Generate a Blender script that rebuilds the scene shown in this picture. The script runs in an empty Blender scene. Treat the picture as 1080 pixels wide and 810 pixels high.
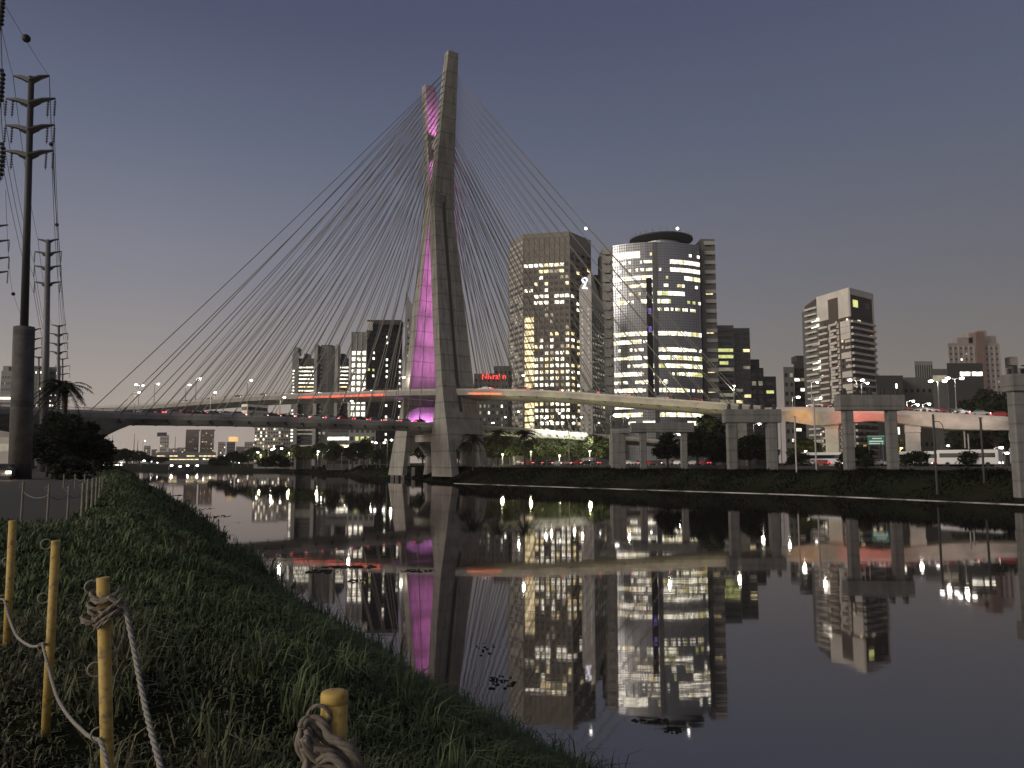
import bpy, bmesh, math, random
import numpy as np
from mathutils import Vector, Matrix
random.seed(7); np.random.seed(7)
R = math.radians
HAZE = .00009
sc = bpy.context.scene
col = sc.collection

# ------------------------------------------------------------------ camera model
F = 810.0; TH = R(5.85); CH = 5.8
cT, sT = math.cos(TH), math.sin(TH)
def P(px, py, Y):
    """world point seen at photo position (px,py) at ground distance Y"""
    x = (px-540)/F; u = (405-py)/F
    dy = cT-u*sT; dz = sT+u*cT
    t = Y/dy
    return Vector((x*t, Y, CH+dz*t))
def PX(px, Y, py=488): return P(px, py, Y).x
def PZ(py, Y): return P(540, py, Y).z

# ------------------------------------------------------------------ materials
def lin(c):
    return tuple(((v/255.)/12.92 if v/255. <= .04045 else ((v/255.+.055)/1.055)**2.4) for v in c)
MATS = {}
def mat(name, rgb, rough=.7, metal=0., noise=.0, nscale=1., bump=0., emit=None, estr=1., spec=.4, ncol=None, lines=None, evar=0., nr=(.3,.7)):
    if name in MATS: return MATS[name]
    m = bpy.data.materials.new(name); m.use_nodes = True
    nt = m.node_tree; b = nt.nodes['Principled BSDF']
    b.inputs['Base Color'].default_value = (*rgb, 1)
    b.inputs['Roughness'].default_value = rough
    b.inputs['Metallic'].default_value = metal
    b.inputs['Specular IOR Level'].default_value = spec
    tc = nt.nodes.new('ShaderNodeTexCoord')
    src = None
    if noise > 0:
        n = nt.nodes.new('ShaderNodeTexNoise'); n.inputs['Scale'].default_value = nscale
        n.inputs['Detail'].default_value = 6; n.inputs['Roughness'].default_value = .65
        nt.links.new(tc.outputs['Object'], n.inputs['Vector'])
        mr = nt.nodes.new('ShaderNodeMapRange')
        mr.inputs['From Min'].default_value = nr[0]; mr.inputs['From Max'].default_value = nr[1]
        nt.links.new(n.outputs['Fac'], mr.inputs['Value'])
        mx = nt.nodes.new('ShaderNodeMix'); mx.data_type = 'RGBA'
        c2 = ncol if ncol else tuple(v*(1-noise) for v in rgb)
        mx.inputs['A'].default_value = (*rgb, 1); mx.inputs['B'].default_value = (*c2, 1)
        nt.links.new(mr.outputs['Result'], mx.inputs['Factor'])
        src = mx.outputs['Result']
        if bump > 0:
            bp = nt.nodes.new('ShaderNodeBump'); bp.inputs['Strength'].default_value = bump
            nt.links.new(n.outputs['Fac'], bp.inputs['Height']); nt.links.new(bp.outputs['Normal'], b.inputs['Normal'])
    if lines:   # horizontal casting joints every `lines` metres, and faint rain streaks
        sx = nt.nodes.new('ShaderNodeSeparateXYZ'); nt.links.new(tc.outputs['Object'], sx.inputs[0])
        md = nt.nodes.new('ShaderNodeMath'); md.operation = 'FRACT'
        dv = nt.nodes.new('ShaderNodeMath'); dv.operation = 'DIVIDE'; dv.inputs[1].default_value = lines
        nt.links.new(sx.outputs['Z'], dv.inputs[0]); nt.links.new(dv.outputs[0], md.inputs[0])
        lt = nt.nodes.new('ShaderNodeMath'); lt.operation = 'LESS_THAN'; lt.inputs[1].default_value = .09
        nt.links.new(md.outputs[0], lt.inputs[0])
        mp = nt.nodes.new('ShaderNodeMapping'); mp.inputs['Scale'].default_value = (.9, .9, .035)
        n2 = nt.nodes.new('ShaderNodeTexNoise'); n2.inputs['Scale'].default_value = 1.; n2.inputs['Detail'].default_value = 5
        nt.links.new(tc.outputs['Object'], mp.inputs[0]); nt.links.new(mp.outputs[0], n2.inputs['Vector'])
        m3 = nt.nodes.new('ShaderNodeMath'); m3.operation = 'MULTIPLY'; m3.inputs[1].default_value = .42
        nt.links.new(lt.outputs[0], m3.inputs[0])
        m4 = nt.nodes.new('ShaderNodeMapRange'); m4.inputs['From Min'].default_value = .45; m4.inputs['From Max'].default_value = .72
        m4.inputs['To Max'].default_value = .6
        nt.links.new(n2.outputs['Fac'], m4.inputs['Value'])
        ad = nt.nodes.new('ShaderNodeMath'); ad.operation = 'ADD'; ad.use_clamp = True
        nt.links.new(m3.outputs[0], ad.inputs[0]); nt.links.new(m4.outputs[0], ad.inputs[1])
        mx2 = nt.nodes.new('ShaderNodeMix'); mx2.data_type = 'RGBA'
        mx2.inputs['B'].default_value = (*[v*.3 for v in rgb], 1)
        if src: nt.links.new(src, mx2.inputs['A'])
        else: mx2.inputs['A'].default_value = (*rgb, 1)
        nt.links.new(ad.outputs[0], mx2.inputs['Factor']); src = mx2.outputs['Result']
    if src: nt.links.new(src, b.inputs['Base Color'])
    if emit:
        b.inputs['Emission Color'].default_value = (*emit, 1)
        b.inputs['Emission Strength'].default_value = estr
        if evar > 0:   # blinds and furniture behind the panes
            n = nt.nodes.new('ShaderNodeTexNoise'); n.inputs['Scale'].default_value = .55; n.inputs['Detail'].default_value = 3
            g = nt.nodes.new('ShaderNodeNewGeometry')
            nt.links.new(g.outputs['Position'], n.inputs['Vector'])
            mr = nt.nodes.new('ShaderNodeMapRange'); mr.inputs['From Min'].default_value = .36; mr.inputs['From Max'].default_value = .6
            mr.inputs['To Min'].default_value = estr*(1-evar); mr.inputs['To Max'].default_value = estr
            nt.links.new(n.outputs['Fac'], mr.inputs['Value']); nt.links.new(mr.outputs['Result'], b.inputs['Emission Strength'])
        m.cycles.emission_sampling = 'NONE'
    MATS[name] = m
    return m

M = {}
M['conc'] = mat('pylon concrete', (.30,.285,.25), .85, noise=.3, nscale=.25, bump=.15, lines=5.2)
M['deck'] = mat('deck concrete', (.30,.285,.255), .85, noise=.35, nscale=.5)
M['conc2'] = mat('column concrete', (.20,.195,.18), .85, noise=.35, nscale=.6, bump=.2, lines=2.6)
M['paleconc'] = mat('pale concrete', (.42,.39,.36), .85, noise=.3, nscale=.4)
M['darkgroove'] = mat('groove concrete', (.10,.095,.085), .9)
M['cable'] = mat('cable sheath', (.19,.18,.155), .9, spec=.1)
M['dark'] = mat('dark steel', (.035,.035,.035), .6)
M['steel'] = mat('galvanised steel', (.16,.16,.16), .5, metal=.3, noise=.3, nscale=2)
M['asphalt'] = mat('asphalt', (.05,.047,.045), .9, noise=.3, nscale=3)
M['path'] = mat('worn asphalt', (.040,.034,.030), .95, noise=.35, nscale=1.2, bump=.3)
M['bank'] = mat('bank weeds', (.009,.010,.006), 1, noise=.6, nscale=.6, bump=.8, spec=0)
M['yellow'] = mat('weathered yellow paint', (.46,.32,.085), .65, noise=.45, nscale=26, ncol=(.17,.12,.065), bump=.12, nr=(.50,.68))
M['yellow2'] = mat('faded yellow paint', (.22,.20,.15), .7, noise=.4, nscale=3)
M['rope'] = mat('rope fibre', (.22,.19,.15), .95, noise=.5, nscale=60, bump=.6)
M['rope2'] = mat('pale rope fibre', (.27,.25,.215), .95, noise=.4, nscale=50, bump=.4)
M['wire'] = mat('galvanised wire', (.20,.18,.13), .5)
M['glass'] = mat('dark window glass', (.02,.02,.022), .15, spec=.6)
M['carglass'] = mat('car glass', (.015,.015,.017), .1, spec=.6)
M['tyre'] = mat('tyre rubber', (.02,.02,.02), .9)
M['black'] = mat('black plastic', (.012,.012,.014), .6)
LW = {
 'w': mat('lit window white', (.5,.5,.48), .5, emit=lin((252,246,222)), estr=3.0, evar=.72),
 'y': mat('lit window warm', (.5,.4,.3), .5, emit=lin((246,226,170)), estr=2.1, evar=.72),
 'o': mat('lit window amber', (.5,.4,.2), .5, emit=lin((225,170,90)), estr=.8, evar=.5),
 'g': mat('lit window greenish', (.5,.5,.3), .5, emit=lin((236,240,150)), estr=.95, evar=.4),
 'd': mat('lit window dim', (.4,.4,.35), .5, emit=lin((190,180,150)), estr=.45, evar=.6),
 'p': mat('lit window violet', (.3,.2,.5), .5, emit=lin((120,90,230)), estr=.8, evar=.9),
}
LAMPM = mat('lamp glass', (.8,.8,.8), .3, emit=(1,.97,.88), estr=9)
LAMPW = mat('warm lamp glass', (.8,.8,.7), .3, emit=(1,.9,.66), estr=7)
HEADM = mat('headlamp glass', (.8,.8,.7), .3, emit=(1,.95,.8), estr=10)
TAILM = mat('tail lamp glass', (.5,.02,.02), .3, emit=(1,.05,.08), estr=3.5)
REDM = mat('red traffic glow', (.5,.05,.03), .4, emit=(1,.18,.10), estr=.95, evar=.75)  # traffic glow on the deck edge as emissive colour, orange one too
ORGM = mat('orange traffic glow', (.5,.15,.05), .4, emit=(1,.36,.16), estr=.5, evar=.5)
SIGNR = mat('red sign letters', (.6,.03,.03), .4, emit=(1,.06,.05), estr=2.5)
LOGOM = mat('white sign letters', (.8,.8,.8), .4, emit=(.9,.9,1), estr=2.0)

# ------------------------------------------------------------------ mesh helpers
ORG = {}
class MB:
    def __init__(s): s.v = []; s.f = []; s.mi = []
    def add(s, vs, fs, mi=0):
        n = len(s.v); s.v += [tuple(q) for q in vs]; s.f += [tuple(i+n for i in f) for f in fs]; s.mi += [mi]*len(fs); return s
    def box(s, c, size, rz=0., mi=0):
        hx, hy, hz = size[0]/2, size[1]/2, size[2]/2
        ca, sa = math.cos(rz), math.sin(rz); vs = []
        for x, y, z in ((-1,-1,-1),(1,-1,-1),(1,1,-1),(-1,1,-1),(-1,-1,1),(1,-1,1),(1,1,1),(-1,1,1)):
            X, Y = x*hx, y*hy
            vs.append((c[0]+X*ca-Y*sa, c[1]+X*sa+Y*ca, c[2]+z*hz))
        return s.add(vs, [(0,3,2,1),(4,5,6,7),(0,1,5,4),(1,2,6,5),(2,3,7,6),(3,0,4,7)], mi)
    def prism(s, poly, z0, z1, mi=0):
        n = len(poly)
        a = sum(poly[i][0]*poly[(i+1)%n][1]-poly[(i+1)%n][0]*poly[i][1] for i in range(n))
        if a < 0: poly = poly[::-1]
        f1 = (lambda i: z1[i]) if isinstance(z1, (list, tuple)) else (lambda i: z1)
        if a < 0 and isinstance(z1, (list, tuple)): z1 = z1[::-1]; f1 = (lambda i: z1[i])
        vs = [(p[0],p[1],z0) for p in poly]+[(p[0],p[1],f1(i)) for i, p in enumerate(poly)]
        fs = [tuple(range(n))[::-1], tuple(range(n,2*n))]+[(i,(i+1)%n,(i+1)%n+n,i+n) for i in range(n)]
        return s.add(vs, fs, mi)
    def tube(s, pts, r, n=6, mi=0, caps=True):
        pts = [Vector(p) for p in pts]
        rs = r if isinstance(r, (list, tuple)) else [r]*len(pts)
        vs = []; up = None
        for i, p in enumerate(pts):
            t = (pts[min(i+1,len(pts)-1)]-pts[max(i-1,0)]).normalized()
            if up is None:
                up = Vector((0,0,1)) if abs(t.z) < .9 else Vector((1,0,0))
            a = t.cross(up).normalized(); b = a.cross(t).normalized(); up = b
            for k in range(n):
                an = 2*math.pi*k/n
                vs.append(p+(a*math.cos(an)+b*math.sin(an))*rs[i])
        fs = []
        for i in range(len(pts)-1):
            for k in range(n):
                fs.append((i*n+k, i*n+(k+1)%n, (i+1)*n+(k+1)%n, (i+1)*n+k))
        if caps: fs += [tuple(range(n))[::-1], tuple(range((len(pts)-1)*n, len(pts)*n))]
        return s.add(vs, fs, mi)
    def ball(s, c, r, n=8, sz=1., mi=0):
        vs = [(c[0],c[1],c[2]-r*sz)]; m = n//2
        for j in range(1, m):
            ph = -math.pi/2+math.pi*j/m
            for k in range(n):
                a = 2*math.pi*k/n
                vs.append((c[0]+r*math.cos(ph)*math.cos(a), c[1]+r*math.cos(ph)*math.sin(a), c[2]+r*sz*math.sin(ph)))
        vs.append((c[0],c[1],c[2]+r*sz)); fs = []
        for k in range(n): fs.append((0, 1+(k+1)%n, 1+k))
        for j in range(m-2):
            for k in range(n):
                a = 1+j*n; fs.append((a+k, a+(k+1)%n, a+n+(k+1)%n, a+n+k))
        L = len(vs)-1; a = 1+(m-2)*n
        for k in range(n): fs.append((a+k, a+(k+1)%n, L))
        return s.add(vs, fs, mi)
    def ring(s, c, rad, r, axis='y', n=18, m=6, mi=0, tilt=0.):
        pts = []
        for k in range(n+1):
            a = 2*math.pi*k/n
            if axis == 'y': pts.append((c[0]+rad*math.cos(a), c[1]+tilt*math.cos(a), c[2]+rad*math.sin(a)))
            else: pts.append((c[0]+rad*math.cos(a), c[1]+rad*math.sin(a), c[2]+tilt*math.cos(a)))
        return s.tube(pts, r, m, mi, caps=False)
    def mesh(s, name, mats, org=(0,0,0), smooth=False):
        me = bpy.data.meshes.new(name)
        me.from_pydata([(a-org[0], b-org[1], c-org[2]) for a, b, c in s.v], [], s.f)
        for m in (mats if isinstance(mats, (list, tuple)) else [mats]): me.materials.append(m)
        if any(s.mi): me.polygons.foreach_set('material_index', s.mi)
        if smooth: me.polygons.foreach_set('use_smooth', [True]*len(me.polygons))
        me.update(); return me
    def build(s, name, mats, parent=None, smooth=False, bev=0.):
        org = ORG.get(parent.name, (0,0,0)) if parent else (0,0,0)
        o = bpy.data.objects.new(name, s.mesh(name, mats, org, smooth)); col.objects.link(o)
        if parent: o.parent = parent
        ORG[o.name] = org
        if bev > 0:
            md = o.modifiers.new('Bevel', 'BEVEL'); md.width = bev; md.segments = 2; md.limit_method = 'ANGLE'
        return o

def tag(o, label=None, cat=None, group=None, kind=None):
    if label: o['label'] = label
    if cat: o['category'] = cat
    if group: o['group'] = group
    if kind: o['kind'] = kind
    return o
def thing(name, label, cat, loc=(0,0,0), group=None, rz=0.):
    o = bpy.data.objects.new(name, None); col.objects.link(o)
    o.location = loc; o.rotation_euler = (0,0,rz); o.empty_display_size = .5
    ORG[o.name] = tuple(loc)
    return tag(o, label, cat, group)
def copy_tree(o, parent=None, loc=None, rz=None, scale=None):
    c = o.copy(); col.objects.link(c); c.parent = parent
    if loc is not None: c.location = loc
    if rz is not None: c.rotation_euler = (0,0,rz)
    if scale is not None: c.scale = (scale,)*3 if not isinstance(scale, (tuple, list)) else scale
    for ch in list(o.children): copy_tree(ch, c)
    return c
ORDN = ['first','second','third','fourth','fifth','sixth','seventh','eighth','ninth','tenth','eleventh','twelfth','thirteenth','fourteenth','fifteenth','sixteenth','seventeenth','eighteenth','nineteenth','twentieth','twenty-first','twenty-second','twenty-third','twenty-fourth','twenty-fifth','twenty-sixth','twenty-seventh','twenty-eighth','twenty-ninth','thirtieth']
def pt_light(loc, power, color=(1,.92,.75), r=.4, parent=None, name='lamp_light'):
    l = bpy.data.lights.new(name, 'POINT'); l.energy = power; l.color = color; l.shadow_soft_size = r
    o = bpy.data.objects.new(name, l); col.objects.link(o)
    if parent:
        o.parent = parent; g = ORG[parent.name]; o.location = (loc[0]-g[0], loc[1]-g[1], loc[2]-g[2])
    else: o.location = loc
    return o
def spot(loc, target, power, color, size=60, blend=.6, r=.3, parent=None, name='floodlight_beam'):
    l = bpy.data.lights.new(name, 'SPOT'); l.energy = power; l.color = color; l.spot_size = R(size); l.spot_blend = blend; l.shadow_soft_size = r
    o = bpy.data.objects.new(name, l); col.objects.link(o)
    g = ORG[parent.name] if parent else (0,0,0)
    o.location = (loc[0]-g[0], loc[1]-g[1], loc[2]-g[2])
    o.rotation_euler = (Vector(target)-Vector(loc)).to_track_quat('-Z', 'Y').to_euler()
    if parent: o.parent = parent
    return o

# ------------------------------------------------------------------ terrain
LS = np.array([(40,-30),(14,-8),(8.4,4),(1.5,15.2),(-7.2,30.5),(-18.4,53.5),(-42,101),(-83,180),(-135,280),(-222,450),(-330,560),(-480,640),(-700,700),(-3500,900)], float)
RS = np.array([(400,-330),(260,-130),(150,0),(118,45),(95,76),(70,108),(52,140),(20,175),(-16,217),(-47,316),(-104,420),(-168,540),(-270,650),(-420,740),(-680,810),(-3500,1030)], float)
def poly_dist(x, y, pl):
    """signed distance to polyline, + to the left of travel"""
    best = np.full(x.shape, 1e18); sg = np.ones(x.shape)
    for i in range(len(pl)-1):
        ax, ay = pl[i]; bx, by = pl[i+1]
        dx, dy = bx-ax, by-ay; L2 = dx*dx+dy*dy
        t = np.clip(((x-ax)*dx+(y-ay)*dy)/L2, 0, 1)
        ex, ey = x-(ax+t*dx), y-(ay+t*dy)
        d = ex*ex+ey*ey
        cr = dx*(y-ay)-dy*(x-ax)
        m = d < best
        best = np.where(m, d, best); sg = np.where(m, np.sign(cr), sg)
    return np.sqrt(best)*sg
def fbm(x, y, s, seed=0):
    r = np.zeros_like(x); a = 1.
    rng = np.random.RandomState(seed)
    for k in range(4):
        ph = rng.rand(6)*6.28
        r += a*(np.sin(x/s+ph[0]+1.3*np.sin(y/s*.7+ph[1]))*np.cos(y/s*1.1+ph[2]+1.1*np.sin(x/s*.9+ph[3])))
        s *= .47; a *= .5
    return r
def sstep(t): t = np.clip(t, 0, 1); return t*t*(3-2*t)
PATH_EDGE = np.array([(-60,8),(-18,17.2),(-11.9,19.4),(-12.3,21.7),(-13.9,25),(-16.3,29.5),(-20.6,38),(-33,62),(-62,115),(-110,205)], float)
def height(x, y):
    x = np.asarray(x, float); y = np.asarray(y, float)
    dl = poly_dist(x, y, LS)        # + on the left (camera) bank
    dr = -poly_dist(x, y, RS)       # + on the right bank
    wl = 8.4+np.clip(y-20, 0, 60)*.02
    zl = -.9+5.1*sstep((dl+2.2)/(wl+2.2))
    n = fbm(x, y, 5.5, 3)*.14+fbm(x, y, 1.3, 5)*.035
    dp = np.sqrt(np.minimum(poly_dist(x, y, PATH_EDGE)**2, 1e9))
    inside = poly_dist(x, y, PATH_EDGE) > -1.0
    zl = zl+n*np.where(dl > -1, 1, 0)*np.where(inside, .0, 1)*sstep((dl+1)/3)
    zr = -.9+.95*sstep((dr+2)/2.3)+4.15*sstep((dr-.6)/10.)+fbm(x, y, 7, 9)*.25*sstep((dr-1)/6)*np.clip(1-(dr-14)/10, 0, 1)
    return np.where(dl > -4.0, np.maximum(zl, -.9), np.where(dr > -4., np.maximum(zr, -.9), -.9))
def spaced(a0, fine0, fine1, a1, df, g):
    xs = list(np.arange(fine0, fine1+1e-6, df)); d = df; x = fine1
    while x < a1: d = min(d*g, 400); x += d; xs.append(x)
    d = df; x = fine0
    while x > a0: d = min(d*g, 400); x -= d; xs.insert(0, x)
    return np.array(xs)
xs = np.clip(spaced(-2600, -22, 8, 2600, .45, 1.028), -2600, 2600); ys = np.clip(spaced(-400, 0, 34, 3000, .45, 1.022), -400, 3000)
GX, GY = np.meshgrid(xs, ys)
GZ = height(GX, GY)
nx, ny = len(xs), len(ys)
me = bpy.data.meshes.new('ground')
verts = np.stack([GX.ravel(), GY.ravel(), GZ.ravel()], 1)
idx = np.arange(nx*ny).reshape(ny, nx)
fc = np.stack([idx[:-1,:-1].ravel(), idx[:-1,1:].ravel(), idx[1:,1:].ravel(), idx[1:,:-1].ravel()], 1)
me.vertices.add(len(verts)); me.vertices.foreach_set('co', verts.ravel())
me.loops.add(fc.size); me.loops.foreach_set('vertex_index', fc.ravel())
me.polygons.add(len(fc)); me.polygons.foreach_set('loop_start', np.arange(0, fc.size, 4)); me.polygons.foreach_set('loop_total', np.full(len(fc), 4))
me.polygons.foreach_set('use_smooth', np.ones(len(fc), bool))
me.update(calc_edges=True); me.validate()
ground = bpy.data.objects.new('ground', me); col.objects.link(ground)
gm = bpy.data.materials.new('river bank soil and turf'); gm.use_nodes = True
nt = gm.node_tree; b = nt.nodes['Principled BSDF']; b.inputs['Roughness'].default_value = 1; b.inputs['Specular IOR Level'].default_value = 0
geo = nt.nodes.new('ShaderNodeNewGeometry')
n1 = nt.nodes.new('ShaderNodeTexNoise'); n1.inputs['Scale'].default_value = 3.5; n1.inputs['Detail'].default_value = 8; n1.inputs['Roughness'].default_value = .7
n2 = nt.nodes.new('ShaderNodeTexNoise'); n2.inputs['Scale'].default_value = .22; n2.inputs['Detail'].default_value = 4
nt.links.new(geo.outputs['Position'], n1.inputs['Vector']); nt.links.new(geo.outputs['Position'], n2.inputs['Vector'])
r1 = nt.nodes.new('ShaderNodeValToRGB'); r1.color_ramp.elements[0].position = .35; r1.color_ramp.elements[0].color = (.010,.012,.007,1)
r1.color_ramp.elements[1].position = .7; r1.color_ramp.elements[1].color = (.026,.032,.018,1)
r2 = nt.nodes.new('ShaderNodeValToRGB'); r2.color_ramp.elements[0].position = .42; r2.color_ramp.elements[0].color = (0,0,0,1)
r2.color_ramp.elements[1].position = .62; r2.color_ramp.elements[1].color = (.6,.6,.6,1)
mx = nt.nodes.new('ShaderNodeMix'); mx.data_type = 'RGBA'; mx.inputs['B'].default_value = (.028,.023,.016,1)
nt.links.new(n1.outputs['Fac'], r1.inputs[0]); nt.links.new(n2.outputs['Fac'], r2.inputs[0])
nt.links.new(r1.outputs[0], mx.inputs['A']); nt.links.new(r2.outputs[0], mx.inputs['Factor']); nt.links.new(mx.outputs['Result'], b.inputs['Base Color'])
bp = nt.nodes.new('ShaderNodeBump'); bp.inputs['Strength'].default_value = .9; bp.inputs['Distance'].default_value = .15
nt.links.new(n1.outputs['Fac'], bp.inputs['Height']); nt.links.new(bp.outputs['Normal'], b.inputs['Normal'])
me.materials.append(gm); tag(ground, kind='structure')

# water
wm = bpy.data.materials.new('river water'); wm.use_nodes = True
nt = wm.node_tree; nt.nodes.remove(nt.nodes['Principled BSDF']); out = nt.nodes['Material Output']
gl = nt.nodes.new('ShaderNodeBsdfGlossy'); gl.inputs['Roughness'].default_value = .03; gl.inputs['Color'].default_value = (.95,.91,.92,1)
df = nt.nodes.new('ShaderNodeBsdfDiffuse'); df.inputs['Color'].default_value = (.016,.014,.013,1)
fr = nt.nodes.new('ShaderNodeFresnel'); fr.inputs['IOR'].default_value = 3.7
mxs = nt.nodes.new('ShaderNodeMixShader')
geo = nt.nodes.new('ShaderNodeNewGeometry')
mp = nt.nodes.new('ShaderNodeMapping'); mp.inputs['Scale'].default_value = (.45,1.5,1)
nw = nt.nodes.new('ShaderNodeTexNoise'); nw.inputs['Scale'].default_value = .8; nw.inputs['Detail'].default_value = 3; nw.inputs['Roughness'].default_value = .45
nw2 = nt.nodes.new('ShaderNodeTexNoise'); nw2.inputs['Scale'].default_value = .05; nw2.inputs['Detail'].default_value = 2
nt.links.new(geo.outputs['Position'], mp.inputs[0]); nt.links.new(mp.outputs[0], nw.inputs['Vector']); nt.links.new(mp.outputs[0], nw2.inputs['Vector'])
mr = nt.nodes.new('ShaderNodeMapRange'); mr.inputs['From Min'].default_value = .35; mr.inputs['From Max'].default_value = .65; mr.inputs['To Min'].default_value = .0025; mr.inputs['To Max'].default_value = .010
nt.links.new(nw2.outputs['Fac'], mr.inputs['Value'])
bp = nt.nodes.new('ShaderNodeBump'); bp.inputs['Distance'].default_value = .25
nt.links.new(mr.outputs['Result'], bp.inputs['Strength']); nt.links.new(nw.outputs['Fac'], bp.inputs['Height'])
nt.links.new(bp.outputs['Normal'], gl.inputs['Normal'])
nt.links.new(fr.outputs[0], mxs.inputs[0]); nt.links.new(df.outputs[0], mxs.inputs[1]); nt.links.new(gl.outputs[0], mxs.inputs[2]); nt.links.new(mxs.outputs[0], out.inputs['Surface'])
w = MB().add([(-2550,-380,0),(500,-380,0),(500,1500,0),(-2550,1500,0)], [(0,1,2,3)]).build('river_water', wm); tag(w, kind='structure')

# paved yard on the left bank
def sheet(name, poly, z, m):
    o = MB().add([(p[0],p[1],z) for p in poly], [tuple(range(len(poly)))]).build(name, m); return tag(o, kind='structure')
pe = [tuple(p) for p in PATH_EDGE]
sheet('paved_path', pe+[(-150,215),(-90,118),(-62,66),(-48,40),(-60,20)], 4.235, M['path'])

# grass blades
def make_grass():
    rng = np.random.RandomState(11)
    N = 700000
    r = 1.2*np.exp(rng.rand(N)**.85*math.log(170/1.2)); a = (rng.rand(N)*1.10-.72)
    x = r*np.sin(a); y = r*np.cos(a)
    dl = poly_dist(x, y, LS); dpth = poly_dist(x, y, PATH_EDGE)
    patch = fbm(x, y, 2.2, 21)
    keep = (dl > -.25+.35*rng.rand(N)) & (dpth < .05) & (rng.rand(N) < .66+.38*patch)
    x, y, r, dl, patch = x[keep], y[keep], r[keep], dl[keep], patch[keep]
    M_ = 900; cr_ = 5*np.exp(rng.rand(M_)*math.log(70/5.)); ca_ = rng.rand(M_)*1.1-.72; cx_, cy_ = cr_*np.sin(ca_), cr_*np.cos(ca_)
    cd = poly_dist(cx_, cy_, LS); k_ = (cd > -.1) & (cd < 9) & ((cd < 2.2) | (rng.rand(M_) < .3)) & (poly_dist(cx_, cy_, PATH_EDGE) < -.5); cx_, cy_ = cx_[k_], cy_[k_]
    nb = 42; tx = np.repeat(cx_, nb); ty = np.repeat(cy_, nb); sg_ = .05+.006*np.hypot(tx, ty); tx = tx+rng.randn(len(tx))*sg_; ty = ty+rng.randn(len(ty))*sg_
    nT = len(tx); x = np.r_[x, tx]; y = np.r_[y, ty]; r = np.r_[r, np.hypot(tx, ty)]; dl = np.r_[dl, poly_dist(tx, ty, LS)]; patch = np.r_[patch, fbm(tx, ty, 2.2, 21)]; N = len(x)
    z = height(x, y)-.02
    edge = np.clip(1-dl/3.5, 0, 1)
    h = (.05+.11*rng.rand(N)**1.6)*(1+.45*patch)*(1+2.2*edge*rng.rand(N)**3)*(1+np.clip(r/26, 0, 3.2))
    h[-nT:] = .16+.30*rng.rand(nT)
    wd = (.0013+.0013*rng.rand(N))*(1+r/2.6)
    az = rng.rand(N)*2*math.pi; lean = rng.rand(N)*1.1+.15
    bx, by = np.cos(az), np.sin(az); px, py = -by, bx
    V = np.zeros((N, 5, 3), np.float32)
    V[:,0] = np.stack([x-px*wd, y-py*wd, z], 1); V[:,1] = np.stack([x+px*wd, y+py*wd, z], 1)
    mx_, my_ = x+bx*lean*h*.35, y+by*lean*h*.35; mz = z+h*.62
    V[:,2] = np.stack([mx_+px*wd*.8, my_+py*wd*.8, mz], 1); V[:,3] = np.stack([mx_-px*wd*.8, my_-py*wd*.8, mz], 1)
    V[:,4] = np.stack([x+bx*lean*h*1.05, y+by*lean*h*1.05, z+h*(1.05-.45*lean)], 1)
    me = bpy.data.meshes.new('grass')
    me.vertices.add(N*5); me.vertices.foreach_set('co', V.ravel())
    b5 = (np.arange(N)*5)[:,None]
    lp = np.concatenate([b5+np.array([[0,1,2,3]]), b5+np.array([[3,2,4]])], 1)
    me.loops.add(N*7); me.loops.foreach_set('vertex_index', lp.ravel().astype(np.int32))
    st = (np.arange(N)*7)[:,None]+np.array([[0,4]]); me.polygons.add(2*N)
    me.polygons.foreach_set('loop_start', st.ravel().astype(np.int32)); me.polygons.foreach_set('loop_total', np.tile([4,3], N).astype(np.int32))
    me.update(calc_edges=True)
    at = me.color_attributes.new('tint', 'BYTE_COLOR', 'POINT')
    g = rng.rand(N); dry = np.clip(.10+.55*(rng.rand(N)-.5)+.25*fbm(x, y, 3.1, 31)+np.clip((-x-.2)/3, 0, 1)*np.clip((8-y)/5, 0, 1)*.65, 0, 1)
    green = np.stack([.055+.042*g, .088+.055*g, .034+.022*g], 1); brown = np.stack([.10+.06*g, .080+.05*g, .052+.03*g], 1)
    c = green*(1-dry[:,None])+brown*dry[:,None]
    c = np.concatenate([c, np.ones((N,1))], 1); c = np.repeat(c, 5, 0)
    at.data.foreach_set('color', c.ravel().astype(np.float32))
    m = bpy.data.materials.new('grass blades'); m.use_nodes = True; nt = m.node_tree; b = nt.nodes['Principled BSDF']
    b.inputs['Roughness'].default_value = .75; b.inputs['Specular IOR Level'].default_value = .25
    ca = nt.nodes.new('ShaderNodeVertexColor'); ca.layer_name = 'tint'; nt.links.new(ca.outputs[0], b.inputs['Base Color'])
    me.materials.append(m)
    o = bpy.data.objects.new('grass', me); col.objects.link(o)
    tag(o, 'short rough grass covering the near river bank', 'grass', kind='stuff')
make_grass()

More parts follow.
